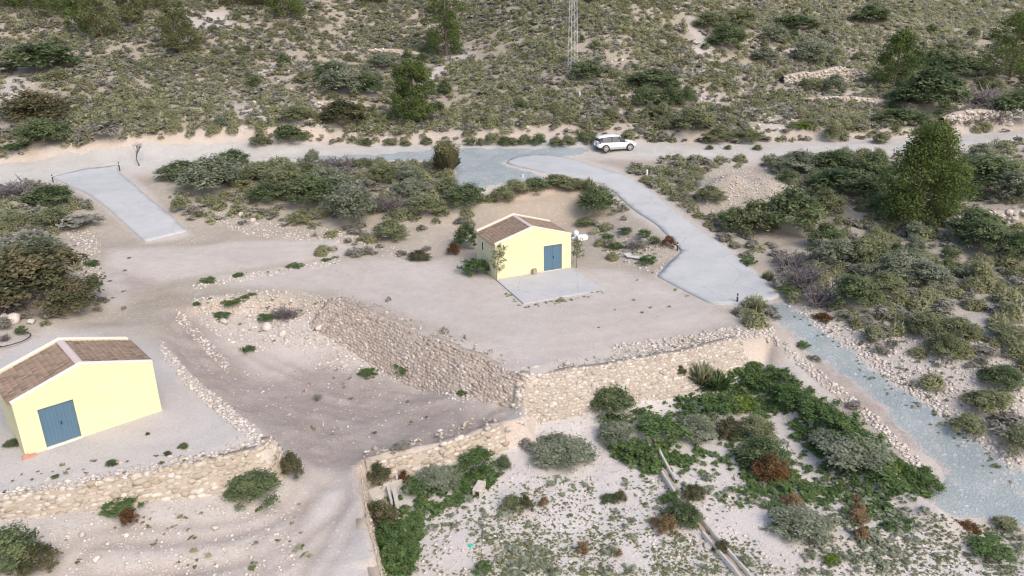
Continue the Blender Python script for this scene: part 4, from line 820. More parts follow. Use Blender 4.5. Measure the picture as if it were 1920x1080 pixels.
def dome_tmpl(n, seed, nb=14, ls=.2, wid=.06):
    r = np.random.default_rng(seed); a = r.uniform(0, 6.283, n); e = np.arcsin(r.uniform(.02, 1, n)); d = np.stack([np.cos(a)*np.cos(e), np.sin(a)*np.cos(e), np.sin(e)], -1)
    P = d*[.46, .46, .72]*(.72+.34*r.random(n))[:, None]*(1+.12*np.sin(3*a+seed))[:, None]; nr = d+[0, 0, .55]+.45*r.normal(size=(n, 3)); nr /= np.linalg.norm(nr, axis=1)[:, None]
    up = d*.6+[0, 0, .7]+.3*r.normal(size=(n, 3)); u = up-nr*(up*nr).sum(1)[:, None]; u /= np.linalg.norm(u, axis=1)[:, None]; v = np.cross(nr, u); S = (ls*r.lognormal(0, .25, n))[:, None]
    V = np.stack([P-u*S*.5, P+v*S*.16-u*S*.1, P+u*S*.6, P-v*S*.16-u*S*.1], 1).reshape(-1, 3); T = np.repeat(r.normal(0, .17, n), 4); F = np.arange(4*n).reshape(-1, 4)
    Vb, Fb, Tb = tuft_tmpl(nb, seed+500, 1.0, wid); Fq = np.concatenate([Fb[:, [0, 1, 2, 4]], Fb[:, [4, 2, 3, 3]]])[:len(Fb)]; Ft = Fb[:, [0, 1, 2, 3]]
    return np.r_[V, Vb], np.r_[F, Ft+len(V)], np.r_[T, Tb]
def twig_tmpl(n, seed):
    r = np.random.default_rng(seed); V = []; F = []; T = []
    for i in range(n):
        a = r.uniform(0, 6.283); e = r.uniform(.15, 1.25); L = r.uniform(.35, .62); d = np.array([math.cos(a)*math.cos(e)*1.0, math.sin(a)*math.cos(e)*1.0, math.sin(e)*1.5]); p = np.array([r.normal(0, .13), r.normal(0, .13), .02]); q = p+d*L; t = r.normal(0, .2)
        segs = [(p, q, .022)]+[(p+(q-p)*f, p+(q-p)*f+(d*.5+r.normal(0, .55, 3))*L*.45, .013) for f in r.uniform(.3, .95, 4)]
        for a0, b0, w in segs:
            s = np.cross(b0-a0, r.normal(size=3)); s /= np.linalg.norm(s)+1e-9; m = len(V); V += [a0-s*w, a0+s*w, b0+s*w*.3, b0-s*w*.3]; F.append((m, m+1, m+2, m+3)); T += [t]*4
    V = np.array(V); V[:,2] = np.maximum(V[:,2], -.02); return V, np.array(F), np.array(T)
TM = dict(
 esparto=[dome_tmpl(420, 10+i, 60, .16, .035) for i in range(4)], spiky=[tuft_tmpl(190, 20+i, 1.0, .045) for i in range(3)], scrub=[cloud_tmpl(420, 30+i, 8, .065, .7, .3, asp=2.4) for i in range(4)],
 shrub=[cloud_tmpl(2600, 40+i, 22, .036, 1.0, .4, asp=2.2, ragged=.4, rl=(.09, .2), sp=.38, zr=.17) for i in range(5)], bush=[cloud_tmpl(7000, 60+i, 46, .024, 1.0, .4, asp=2.2, ragged=.42, rl=(.07, .17), sp=.41, zr=.17) for i in range(3)], weed=[cloud_tmpl(3000, 70+i, 34, .030, .5, .3, ragged=.55, asp=2.2, rl=(.06, .13), sp=.46, zr=.16) for i in range(4)], twig=[twig_tmpl(90, 80+i) for i in range(3)],
 lowtuft=[dome_tmpl(64, 90+i, 8, .30, .08) for i in range(5)], lowscrub=[cloud_tmpl(64, 100+i, 5, .16, .7, .2, asp=2.0) for i in range(5)], speck=[cloud_tmpl(9, 110+i, 3, .36, .5, .1, asp=1.5) for i in range(5)], lowweed=[cloud_tmpl(90, 120+i, 6, .13, .5, .2, ragged=.45, asp=1.8) for i in range(5)])
MESHES = {}
def plant_mesh(kind, i, mat):
    key = (kind, i, mat)
    if key not in MESHES:
        V, F, T = TM[kind][i]; o = mesh_np(kind, V, F, M[mat], tint=np.clip(.5+T, 0, 1)); MESHES[key] = o.data; bpy.data.objects.remove(o)
    return MESHES[key]
PR = np.random.default_rng(77)
def plant(name, kind, mat, p, w, h, label, cat, group=None):
    if kind == 'shrub' and w > 1.5: kind = 'bush'
    o = bpy.data.objects.new(name, plant_mesh(kind, int(PR.integers(len(TM[kind]))), mat)); COL.objects.link(o)
    o.location = (p[0], p[1], p[2]-.02); o.rotation_euler = (0, 0, PR.uniform(0, 6.283)); o.scale = (w*PR.uniform(.93, 1.07), w*PR.uniform(.93, 1.07), h)
    return tag(o, label, cat, group)
M['brownbush'] = leaf_mat('browning_leaf', (.065, .08, .042), (.135, .138, .075), (.27, .22, .135))
KIND = dict(D=('shrub','shrub','darkleaf','bush'), S=('shrub','shrub','shrub','bush'), V=('shrub','shrub','silver','bush'), B=('bush','bush','darkleaf','bush'), O=('bush','bush','shrub','bush'), Q=('bush','bush','silver','bush'), N=('bush','bush','brownbush','bush'),
 G=('scrub_bush','scrub','scrub','scrub'), P=('twig_bush','twig','purple','bush'), E=('grass_tuft','spiky','esparto','grass'), K=('grass_tuft','spiky','green','grass'), R=('dry_bush','shrub','rust','bush'), T=('dry_bush','shrub','straw','bush'), W=('weed_clump','weed','green','weed'), L=('weed_clump','weed','lime','weed'), Y=('flower_clump','weed','yellow','flowers'))
PLACED = []
def bushes(rows, group=None):
    a = np.array([(r[0], r[1]) for r in rows], float); G = ground_at(a[:,0], a[:,1])
    for r, g in zip(rows, G):
        px, py, wp, hp, k = r[:5]; name, tk, mat, cat = KIND[k]; dist = np.linalg.norm(g-[0,0,CAM_H]); w = wp*dist/FPX*1.12; dh = np.array([g[0], g[1]])/np.hypot(g[0], g[1])
        el = math.asin((CAM_H-g[2])/dist); h = max(.12, (hp*dist/FPX-.35*w*math.sin(el))/math.cos(el)*1.1); h = min(max(h, .3*w), (1.25 if k not in 'WLY' else .62)*w) if k not in 'EK' else max(h, .3*w)
        c = g[:2]+dh*w*.36; zc = float(zfast(np.array([c[0]]), np.array([c[1]]))[0])
        if zc > g[2]+.28+.3*w: c = g[:2]-dh*.12; zc = float(zfast(np.array([c[0]]), np.array([c[1]]))[0])
        p = (c[0], c[1], zc); plant(name, tk, mat, p, w, h, r[5], cat, r[6] if len(r) > 6 else group); PLACED.append((c[0], c[1], w*.5))
bushes([
 (85,142,112,46,'B','broad dark bush on the far left hillside above a pale patch'),(643,247,80,48,'N','dark brown rounded bush just above the road, left of the pine'),(547,277,52,34,'D','dark shrub at the roadside below the brown one'),(553,242,64,28,'S','olive shrub left of the dark brown roadside bush'),(490,281,36,24,'S','small olive bush on the cut bank left of the dark roadside shrub'),
 (640,190,72,58,'V','grey-green thicket beside the low terrace wall on the hillside'),(692,186,52,40,'D','dark shrub between terrace wall and roadside pine'),(722,135,60,30,'V','silvery shrub uphill of the roadside pine'),(620,160,56,36,'D','dark hillside shrub above the grey-green thicket'),
 (1100,158,60,38,'B','dark bush at the right foot of the pylon'),(1225,178,92,36,'D','wide dark thicket on the slope right of the pylon'),(1213,208,60,40,'D','left of three dark shrubs under the wide thicket'),(1258,204,48,36,'D','middle of three dark shrubs under the wide thicket'),(1290,200,32,34,'D','right of three dark shrubs under the wide thicket'),
 (1362,98,64,46,'D','dark bush at the foot of the upper right gully'),(1332,62,60,30,'S','olive shrub at the top of the bare gully'),(1386,62,60,36,'S','mid green shrub right of the gully top'),(1447,86,46,32,'V','pale silvery shrub on the upper right slope'),(1488,62,70,22,'D','flat dark shrub below the high white stake'),(1520,122,60,40,'V','grey green shrub above the rubble terrace wall'),(1432,122,52,26,'V','grey shrub below the pale silvery one'),(1630,50,56,28,'D','dark shrub on the upper right olive slope'),
 (1735,222,112,76,'B','large dark bush on the terrace below the upper right pine'),(1892,240,76,50,'B','green rounded bush at the right edge beyond the road'),(1742,148,52,42,'D','dark shrub right of the upper right pine'),(1795,155,76,36,'D','dark low thicket between the two upper right pines'),(1562,182,42,36,'V','grey shrub at the end of the rubble terrace wall'),(1524,176,42,24,'S','olive shrub in front of the rubble terrace wall'),(1690,240,90,30,'D','dark scrub under the large terrace bush'),(1850,205,80,36,'P','grey bare thicket below the far right pine'),(1845,240,70,34,'P','bare grey bushes left of the green right edge bush'),
 (1562,268,36,36,'S','upright olive bush above the right road'),(1500,250,36,16,'L','yellow-green low bush on the cut bank'),(1650,272,32,18,'S','low bush at the road edge left of the big pine'),(1402,272,46,26,'S','bush above the road left of the cut bank'),(1345,272,48,26,'S','second bush right of the parked car above the road'),(1298,262,72,44,'S','olive clump above the road right of the parked car'),
 (98,292,72,42,'D','green shrub by the left bend of the road'),(62,268,54,32,'S','olive bush left of the road bend shrub'),(82,244,104,56,'N','brownish dead thicket on the lower left hillside'),(30,296,40,14,'W','row of low green plants beside the left road'),(205,282,60,34,'G','grey scrub at the roadside behind the bare tree'),(30,240,60,40,'G','grey scrub at the left frame edge above the road'),
 (345,343,84,36,'D','low dark hedge-like shrub right of the driveway top'),(405,374,104,68,'Q','big rounded grey shrub on the bank below the road'),(440,320,54,34,'D','dark shrub at the road edge above the big grey one'),(488,346,78,36,'S','olive shrub on the bank right of the grey one'),(533,362,70,46,'S','olive shrub in the middle of the scrub bank'),(502,392,64,38,'D','dark shrub above the pale boulders'),(585,398,96,58,'B','dark green wide bush in the middle of the bank'),(655,430,88,76,'Q','largest silvery bush above the lane'),(620,372,74,50,'V','silvery shrub behind the largest one'),(585,346,56,36,'S','olive bush under the road in mid bank'),
 (640,326,76,30,'P','bare purple-grey thicket at the road edge'),(588,312,26,30,'V','small upright silvery bush at the road edge'),(682,320,38,22,'S','small bush right of the purple thicket'),(733,457,66,40,'S','round bush at the lane edge below the bank'),(722,348,62,42,'S','olive shrub at the upper right of the bank'),(765,350,54,36,'V','grey-green shrub left of the feathery tree'),(770,378,62,36,'V','silver-green shrub lower on the bank'),(725,405,60,36,'P','bare twiggy shrub right of the largest silvery bush'),(800,412,64,38,'S','olive shrub above the lane end'),(838,372,52,34,'S','olive shrub left of the gravel edge'),(690,372,60,36,'G','grey scrub in the right half of the bank'),
 (878,402,70,46,'B','dark glossy shrub at the lower edge of the gravel'),(942,386,42,32,'S','olive shrub on the rim of the excavated bank'),(968,374,56,30,'S','second olive shrub along the excavated rim'),(1003,366,48,26,'D','dark shrub along the excavated rim'),(1050,362,60,28,'S','wide olive shrub along the excavated rim'),(1078,364,46,24,'S','olive shrub near the ramp end of the rim'),(1103,366,30,30,'E','yellow-green spiky plant where the rim meets the ramp'),(1120,414,78,52,'B','dense dark green bush at the right end of the excavation'),
 (874,472,44,52,'B','dark green shrub against the back left corner of the central shed'),(893,520,58,40,'W','green bush at the left wall of the central shed'),(850,480,30,22,'R','brown dry shrub left of the dark shed shrub'),(786,492,42,22,'N','brownish low bush among rubble by the lane'),(755,482,26,14,'G','grey tuft beside the brownish low bush'),
 (1372,442,66,48,'D','left end of the large green thicket by the ramp'),(1412,448,84,64,'O','olive bush in the middle of the thicket by the ramp'),(1476,454,112,92,'B','tallest dense green bush of the thicket by the ramp'),(1546,412,66,52,'S','grey-olive bush behind the thicket by the ramp'),(1330,390,50,30,'S','olive bush at the left foot of the spoil mound'),
 (1480,512,60,36,'P','upper part of bare grey twigs right of the ramp'),(1505,545,66,46,'P','middle clump of bare grey twigs right of the ramp'),(1532,582,56,46,'P','lower clump of bare grey twigs right of the ramp'),(1603,590,72,62,'D','dark upright bush below the twig clumps'),(1565,506,70,56,'V','grey-green bush right of the upper twigs'),(1545,472,64,50,'D','dark bush above the twig clumps'),(1622,506,76,56,'S','olive bush in the right scrub'),(1690,536,80,56,'V','silvery bush in the middle of the right scrub'),(1745,548,66,46,'V','second silvery bush in the right scrub'),(1655,560,60,40,'S','olive bush below the silvery ones'),
 (1850,486,74,58,'B','dark green bush below the right terrace wall'),(1905,500,60,50,'D','dark bush at the right edge below the terrace wall'),(1828,462,84,56,'D','dark wide bush left under the terrace wall'),(1790,640,60,36,'S','olive bush in the lower right scrub'),(1886,648,62,28,'S','low isolated bush on stony ground at the right'),(1735,640,60,44,'S','olive bush left in the lower right scrub'),(1770,684,62,44,'S','darkish bush on the stony slope'),(1812,826,48,36,'S','rounded bush at the right edge of the gravel lane'),(1845,790,60,40,'S','olive bush above the rounded lane-side one'),(1872,745,66,40,'D','dark bush on the right stony slope'),(1905,865,50,50,'S','bush at the lower right frame edge'),(1880,820,60,36,'G','grey scrub by the lower right edge'),
 (1852,372,116,64,'B','dark mass of bush right of the big pine'),(1828,342,64,42,'D','dark shrub behind the mass right of the big pine'),(1902,382,60,50,'V','silvery bush right of the dark mass'),(1500,332,84,40,'V','grey-green shrub behind the spoil mound'),(1585,386,120,58,'B','wide dark thicket between mound and big pine'),(1560,330,70,40,'D','dark shrub under the right road'),(1630,344,66,46,'D','dark shrub left of the big pine'),(1665,412,60,44,'W','bright green bush at the left foot of the big pine'),
 (474,924,88,50,'B','dark green bush at the foot of the left stone wall'),(550,903,40,48,'N','two-tone bush at the corner of the left stone wall'),(236,972,62,28,'W','green low bush under the middle of the left wall'),(244,996,30,36,'R','rusty dry bush under the middle of the left wall'),(30,1088,90,70,'B','green bush in the bottom left corner'),(78,1088,60,50,'N','brownish green bush in the bottom left corner'),
 (710,897,46,46,'N','brown-green bush above the ruined tank'),(760,915,22,40,'R','rusty upright weed beside the tank'),(820,932,72,46,'V','grey-green weeds right of the tank'),(788,942,58,50,'W','leafy green weed clump below the tank'),(718,1000,52,56,'N','brownish weeds along the plastered wall'),(742,1040,70,60,'W','green weeds in the lower wall corner'),(745,1085,76,60,'W','green weeds along the wall at the frame bottom'),(892,895,72,54,'W','green weed mat around the tan boulder'),(945,885,34,26,'D','dark small bush right of the weed mat'),(835,885,44,18,'W','low weeds behind the tank slab'),(755,860,40,16,'G','grey tuft on top of the block wall'),
 (986,832,28,24,'G','grey tuft below the wall corner'),(1055,888,112,50,'V','wide grey lavender-like shrub in the field'),(1148,800,76,56,'D','dark weeds at the base of the tall wall'),(1152,842,66,46,'V','grey-blue weeds left of the channel head'),(1190,874,64,62,'W','bright green clump left of the channel head'),(1242,842,96,60,'W','green clump right of the channel head'),(1300,838,76,50,'V','grey green clump right of the channel'),(1332,800,84,62,'W','green clump under the yellowish bank'),(1388,776,44,30,'L','pale lime clump in the green weeds'),(1440,912,62,50,'R','rusty red dry bush in the right field'),(1428,892,92,56,'D','dark green plant behind the rusty bush'),(1412,834,62,48,'S','olive clump in the weeds'),(1365,828,48,38,'N','brownish clump in the weeds'),
 (1312,738,58,54,'E','brown-green spiky bush on the yellow bank'),(1336,746,70,44,'K','green spiky bush in front of the yellow bank'),(1275,722,22,24,'N','small brownish bush at the foot of the bank'),(1457,718,32,56,'W','tall green weed at the right end of the bank'),(1412,704,30,44,'W','green weed climbing the yellow bank'),(1416,742,54,46,'W','green weed under the yellow bank'),(1480,770,70,46,'W','green weeds at the foot of the lane bank'),(1530,796,72,46,'W','green weed strip below the lane bank'),(1578,828,66,44,'W','middle of the green strip below the lane bank'),(1622,860,62,42,'W','lower part of the green strip below the lane bank'),(1725,925,60,40,'W','green weeds where strip meets gravel'),(1690,894,26,22,'L','yellow-green clump by the gravel lane'),
 (1252,1010,36,36,'T','straw ball bush left of the channel'),(1230,992,26,18,'T','small straw tuft beside the straw ball'),(1092,1042,20,24,'T','straw tuft near the bottom field'),(1160,1048,13,18,'T','tiny straw tuft right of the bottom field'),(1483,957,34,24,'T','orange straw mat right in the field'),(1605,947,22,16,'T','upper of four straw tufts in a row'),(1608,966,22,18,'T','second of four straw tufts in a row'),(1607,988,32,26,'T','third and largest of four straw tufts in a row'),(1612,1018,24,24,'T','lowest of four straw tufts in a row'),
 (986,963,26,30,'N','brown tuft in the open field'),(1020,955,20,20,'T','pale brown tuft right of the brown one'),(966,968,46,30,'S','dark twiggy plant left of the brown tuft'),(1163,946,22,24,'N','brown-green tuft in the middle field'),(1143,946,30,16,'D','dark low plant beside the middle tuft'),(1302,946,36,32,'N','brown-green tuft right of the channel'),(1258,952,36,30,'W','green tuft left of the channel'),(1278,998,66,46,'D','dark weeds left of the lower channel'),(1352,1040,24,24,'N','brown tuft right of the lower channel'),(1558,1062,26,30,'L','bright lime tuft at the bottom right'),(1815,998,34,22,'R','rusty tuft at the lower end of the lane'),(1880,1000,38,20,'S','dark low tuft at the lower right'),(1850,1060,66,36,'W','green weeds near the bottom right corner'),(1500,1022,100,50,'V','grey green patch in the lower field'),(906,1082,34,28,'W','green weed at the bottom edge'),(1600,905,110,50,'V','pale grey-green patch beside the green strip'),(1560,870,80,40,'V','grey patch under the green strip'),
 (440,588,34,16,'W','green plant carrying the yellow flowers on the pit bank'),(414,600,34,15,'W','dark green plant left under the yellow flowers'),(505,606,36,17,'W','green plant right on the pit bank'),(370,577,14,10,'W','small weed at the left of the pit bank'),(462,570,15,12,'W','small weed above the yellow flowers'),(474,560,14,9,'W','smallest weed above the yellow flowers'),(438,580,16,9,'Y','yellow flowers on the pit bank'),(467,666,24,26,'W','weed at the foot of the pit bank'),(536,602,46,28,'P','dry bare twigs on the pit bank'),(762,688,44,20,'W','green tuft at the foot of the pit wall'),(690,708,34,10,'W','low weed in the pit below the rubble'),(868,744,22,12,'W','weed in the pit near the wall corner'),
 (392,532,28,9,'W','left one of the green tufts on the lane edge'),(447,521,20,9,'W','second green tuft on the lane edge'),(553,504,26,11,'W','third green tuft on the lane edge'),(612,491,16,7,'W','right one of the green tufts on the lane edge'),(173,502,26,14,'W','green tuft at the foot of the left mound'),(178,541,24,16,'D','small dark bush at the foot of the left mound'),
 (42,632,20,17,'D','small dark bush touching the black pipe loop'),(10,642,14,14,'P','dead twigs inside the pipe loop'),(25,840,24,13,'D','dark tuft left of the near shed'),(210,874,20,9,'D','dark tuft at the edge of the left yard'),(345,842,18,9,'D','grey tuft near the right end of the left yard'),(315,855,14,7,'D','tiny tuft in the left yard'),(105,898,12,7,'D','tiny dark tuft left in the left yard'),(278,816,9,5,'D','tiny weed near the right of the left yard'),
 (1402,500,28,18,'W','green weed at the right edge of the ramp'),(1440,528,24,22,'E','grass tuft at the right edge of the ramp'),(1478,558,42,20,'W','green bush right of the ramp bottom'),(1420,594,30,36,'E','tall grass tuft at the ramp corner post'),(1506,658,24,18,'W','weed at the left edge of the gravel lane'),(1545,608,32,10,'R','low dry brush right of the gravel lane'),(1252,468,28,24,'R','orange dry bush at the left edge of the ramp'),(1138,453,24,16,'W','green bush at the yard edge behind the sack'),(1157,470,26,17,'W','green bush right of the pale blue sack'),(1214,498,34,20,'W','green weed below the pale boards'),(1207,452,26,22,'D','dark upright bush on the ramp bank'),(1172,444,28,16,'D','dark tuft on the ramp bank'),(1226,462,24,18,'D','dark tuft near the orange bush'),(1098,428,36,18,'S','olive bush behind the white sacks'),(1190,470,36,18,'P','grey dead twigs by the boards'),
 (97,393,84,38,'B','green bush with reddish tips on the left mound'),(75,592,160,106,'N','largest brown and green bush on the left mound'),(140,598,70,60,'N','right part bush of the brown thicket'),(28,540,96,66,'Q','grey rounded bush above the brown thicket'),(80,500,80,50,'V','grey green bush at the top of the brown thicket'),(12,596,60,50,'P','grey bare twigs under the left frame edge bush'),(30,372,80,24,'P','bare grey thicket at the left road'),(150,440,80,36,'G','grey scrub on the right of the left mound'),(98,430,62,30,'S','olive tuft on the left mound'),(32,430,44,30,'S','olive tuft at the left edge mound'),(60,470,70,34,'G','grey scrub above the grey rounded bush'),
])
_row = [(880,276,20,15),(900,276,18,14),(921,274,24,22),(948,276,26,18),(962,276,24,16),(985,275,24,20),(1010,276,28,19),(1042,277,26,18),(1066,277,32,20),(1092,268,26,18),(1108,274,28,22),(800,274,24,14),(690,276,22,14),(735,275,26,13),(760,276,22,12),(1330,283,14,10),(1365,283,14,10),(1420,284,16,12)]
bushes([(x, y, w, h, 'S' if i % 3 else 'D', 'low roadside bush in the row along the far road edge') for i, (x, y, w, h) in enumerate(_row)], 'bushes along the far road edge')

# ------------------------------------------------------------------ trees
def pine(px, py, wp, hp, mat, label, seed, nl=52, per=110, prof=None, ls=.26, bare=.1):
    g = G1(px, py); dist = np.linalg.norm(g-[0,0,CAM_H]); w = wp*dist/FPX*.88; H = hp*dist/FPX*.93; r = np.random.default_rng(seed); t = empty('pine_tree', tuple(g)); tag(t, label, 'pine tree', 'pines on the hillside')
    prof = prof or [(0, .55), (.12, .85), (.3, 1.0), (.5, .95), (.7, .72), (.88, .42), (1, .12)]; pf = np.array(prof); tr = MB()
    lean = r.normal(0, .03, 2)*H; tr.tube([(0,0,-.3),(lean[0]*.3,lean[1]*.3,H*.35),(lean[0],lean[1],H*.92)], [.022*H,.016*H,.004*H], 8); C = []
    for i in range(nl):
        f = bare+(1-bare)*((i+r.random())/nl)**.9; R_ = np.interp(f, pf[:,0], pf[:,1])*w*.5; a = i*2.399+r.normal(0, .4); q = R_*(.35+.65*r.random()**.5)*r.uniform(.72, 1.12); z = f*H*.93+r.normal(0, .02*H)
        c = np.array([lean[0]*f+q*math.cos(a), lean[1]*f+q*math.sin(a), z]); rad = r.uniform(.12, .20)*w*(1.15-.45*f); C.append((*c, rad, r.normal(0, .15)))
        z0 = max(.05*H, z-.5*q); tr.tube([(lean[0]*z0/H, lean[1]*z0/H, z0), (c[0]*.6, c[1]*.6, (z0+z)/2), tuple(c)], [.008*H*(1.2-f), .005*H, .002*H], 5)
    C = np.array(C); n = nl*per; k = np.repeat(np.arange(nl), per); d = r.normal(size=(n, 3)); d /= np.linalg.norm(d, axis=1)[:, None]; P = C[k, :3]+d*(C[k,3]*(.45+.55*r.random(n)**.45)*(1+.16*r.normal(size=n)))[:, None]*[1.05, 1.05, .8]
    P[:,2] = np.maximum(P[:,2], .05); up = d*.7+np.array([0, 0, .7])+.5*r.normal(size=(n, 3)); nq = d*.8+np.array([0, 0, .6])+.5*r.normal(size=(n, 3)); nq /= np.linalg.norm(nq, axis=1)[:, None]; up = up-nq*(up*nq).sum(1)[:, None]; up /= np.linalg.norm(up, axis=1)[:, None]; s = np.cross(up, nq)
    L = (ls*r.lognormal(0, .3, n))[:, None]; a = up*L*.7; b = s*L*.30; V = np.stack([P-a*.5, P+b, P+a, P-b], 1).reshape(-1, 3); T = np.clip(np.repeat(.5+C[k,4]+r.normal(0, .15, n), 4), 0, 1)
    tr.build('trunk', M['bark'], t); mesh_np('crown', V, np.arange(4*n).reshape(-1, 4), M[mat], parent=t, tint=T); PLACED.append((g[0], g[1], w*.3)); return t
pine(1715,418,156,186,'pine','largest pine, dark green and bushy, in front of the right road',201,64,460,[(0,.75),(.1,.95),(.3,1.0),(.5,.9),(.68,.66),(.8,.52),(.93,.40),(1,.22)],.15,.05)
pine(1674,164,92,100,'pine','round green pine high on the right terraces',202,42,260,None,.19)
pine(1893,150,104,112,'pine','dark pine cut by the right edge of the frame',203,42,260,None,.19)
pine(775,232,98,128,'pine','green pine standing beside the road left of centre',204,54,340,[(0,.6),(.1,.95),(.25,1.0),(.55,.92),(.8,.7),(1,.3)],.17,.06)
pine(838,104,86,150,'pine','green pine reaching the top edge above the pale mound',205,46,300,[(0,.7),(.2,.8),(.5,1),(.8,.9),(1,.4)],.19,.03)
pine(338,104,76,96,'palepine','lone pale olive pine on the left hillside',206,40,220,[(0,.5),(.15,.9),(.5,1),(.8,.7),(1,.25)],.19,.1)
for i, (px, py, w, h, m) in enumerate([(192,72,62,92,'palepine'),(246,50,52,84,'palepine'),(160,62,60,76,'pine'),(118,34,86,80,'pine'),(60,20,96,70,'pine'),(8,14,70,60,'pine'),(290,18,64,60,'palepine'),(535,36,82,70,'pine'),(500,12,60,50,'palepine'),(452,8,60,44,'palepine'),(700,6,60,40,'pine')]):
    pine(px, py, w, h, m, ['pale olive pine at the front of the upper left grove','pale narrow pine right of the front one in the grove','dark pine between the front pines of the upper left grove','dark wide pine cut by the top edge in the upper left grove','dark pine near the top left corner','pine in the top left corner','pale pine at the right end of the upper left grove','dark low pine at the top edge left of centre','pale pine at the top edge left of the dark low one','small pale pine at the top edge right of the grove','small pine at the top edge near the ruined terrace'][i], 210+i, 32, 190, None, .21)
def sapling(px, py, hp, wp, label, seed, lean=(0, 0), mat='shrub', n=330, f0=.3, name='sapling', ls=.13):
    g = G1(px, py); dist = np.linalg.norm(g-[0,0,CAM_H]); H = hp*dist/FPX; w = wp*dist/FPX; r = np.random.default_rng(seed); t = empty(name, tuple(g)); tag(t, label, 'young tree')
    tr = MB(); top = np.array([lean[0], lean[1], H]); tr.tube([(0,0,-.2),(lean[0]*.2,lean[1]*.2,H*.4),tuple(top)], [.032,.024,.008], 6); V = []; T = []
    for k in range(16):
        f = f0+(1-f0)*(k+r.random())/16; b0 = top*f; b0[:2] *= f; a = k*2.4; L = w*.5*r.uniform(.5, 1.05)*(1.15-.55*f); e = b0+np.array([math.cos(a)*L, math.sin(a)*L, L*.55]); tr.tube([tuple(b0), tuple(e)], [.010, .004], 4)
        for j in range(n//16):
            p = b0+(e-b0)*r.uniform(.25, 1.1)+r.normal(0, .07, 3); u = r.normal(size=3); u /= np.linalg.norm(u); v = np.cross(u, r.normal(size=3)); v /= np.linalg.norm(v); s = ls*r.lognormal(0, .25)
            V += [p-u*s*.6, p+v*s*.3, p+u*s*.6, p-v*s*.3]; T += [.5+r.normal(0, .2)]*4
    tr.build('trunk', M['bark'], t); mesh_np('crown', np.array(V), np.arange(len(V)).reshape(-1, 4), M[mat], parent=t, tint=np.clip(T, 0, 1)); return t
sapling(931,526,68,46,'leafy sapling leaning over the front left corner of the central shed',301,(.35,-.1),'shrub',520,.28); sapling(1081,502,54,30,'thin sapling by the front right corner of the central shed',302,(.08,0),'shrub',420,.32)
g = G1(838,322); t = empty('feathery_tree', tuple(g)); tag(t, 'pale feathery broom-like tree on the gravel edge below the road', 'tree'); tr = MB(); rr = random.Random(8)
for k in range(9): a = k*2.4; tr.tube([(.12*math.cos(a),.12*math.sin(a),-.1),(.4*math.cos(a),.4*math.sin(a),1.3),(.75*math.cos(a)*rr.uniform(.6,1.2),.75*math.sin(a)*rr.uniform(.6,1.2),2.9)], [.035,.022,.006], 4)
tr.build('trunk', M['bark'], t); V, F, T = tuft_tmpl(1100, 5, 1.0, .018); Vc, Fc, Tc = cloud_tmpl(2200, 6, 14, .03, 1.0, .3, asp=2.6)
V = V*[3.1, 3.1, 3.5]; Vc = Vc*[2.9, 2.9, 2.0]+[0, 0, 1.55]
mesh_np('crown', np.r_[V, Vc], [F, Fc+len(V)], M['straw_green'], parent=t, tint=np.clip(np.r_[.5+T, .55+Tc], 0, 1))

g = G1(262,312); t = empty('bare_tree', tuple(g)); tag(t, 'small leafless tree at the road edge near the driveway top', 'bare tree'); tr = MB(); rr = random.Random(5)
def grow(p, d, L, r_, n):
    q = p+d*L; tr.tube([p, (p+q)/2+Vector((rr.uniform(-.03,.03), rr.uniform(-.03,.03), 0))*L, q], [r_, r_*.85, r_*.65], 5)
    if n:
        for _ in range(3 if n > 1 else 2): grow(q, (d+Vector((rr.uniform(-.75,.75), rr.uniform(-.75,.75), rr.uniform(-.1,.5)))).normalized(), L*rr.uniform(.6,.85), r_*.6, n-1)
grow(Vector((0,0,-.1)), Vector((-.25,0,1)).normalized(), .9, .07, 4); tr.build('trunk', M['purple'], t)

# ------------------------------------------------------------------ scrub cover, from a survey of what grows where (32 x 18 squares of the view)
GRID = """
mmmmmmmmmmsmmmmmegeeesememeeeeee
mmmmmmsmmmsmmdsseegsesssddmsmddd
smssmmmmsmddmseeeggeesemsmmmddsd
mmmeeeesmmddmmeeeegddsmsseesdds.
mmmgmmssmmsmssssssssmmmssssss..s
......ddddmmmmm....mmm.sddddddss
mms...dmddddmmde..d..mmddd.dddds
mm........ss......s...md..smddmd
dd......................ggmdddmd
dds....................sgdmmmsmm
.........................smsmmmm
..........................ssmmss
...........................smmsm
.............................smm
...............................m
................................
................................
................................""".split()
DENS = dict(e=(1.9, .9, .008), m=(1.1, 1.3, .02), g=(.6, 1.9, .012), d=(.9, .9, .20), s=(.5, .75, .008), **{'.': (0, .008, 0)})
sr = np.random.default_rng(5); N0 = 120000
yy = np.sqrt(sr.uniform(36**2, 178**2, N0)); xx = sr.uniform(-.78, .78, N0)*yy; zz = zfast(xx, yy); pp, _z = project(np.c_[xx, yy, zz])
cellA = (2*.78*(178**2-36**2)/2)/N0                                  # ground per sample
jx = pp[:,0]+sr.normal(0, 14, N0); jy = pp[:,1]+sr.normal(0, 9, N0); ci = np.clip(jx//60, 0, 31).astype(int); cj = np.clip(jy//60, 0, 17).astype(int)
ch = np.array([[c for c in row] for row in GRID])[cj, ci]; dro, _ = seg_dist(xx, yy, ROAD, False)
patch = np.clip(1+1.5*vnoise(xx, yy, 5.5, 60)+1.2*vnoise(xx, yy, 1.9, 61), .12, 2.2)
for q in HILLBARE:
    _q = ground_at(*np.array(q, float).T)[:, :2]; _d, _ = seg_dist(xx, yy, _q); patch *= 1-.72*sstep(-.8, .6, np.where(inside(xx, yy, _q), _d, -_d)+1.5*vnoise(xx, yy, 2.5, 62))
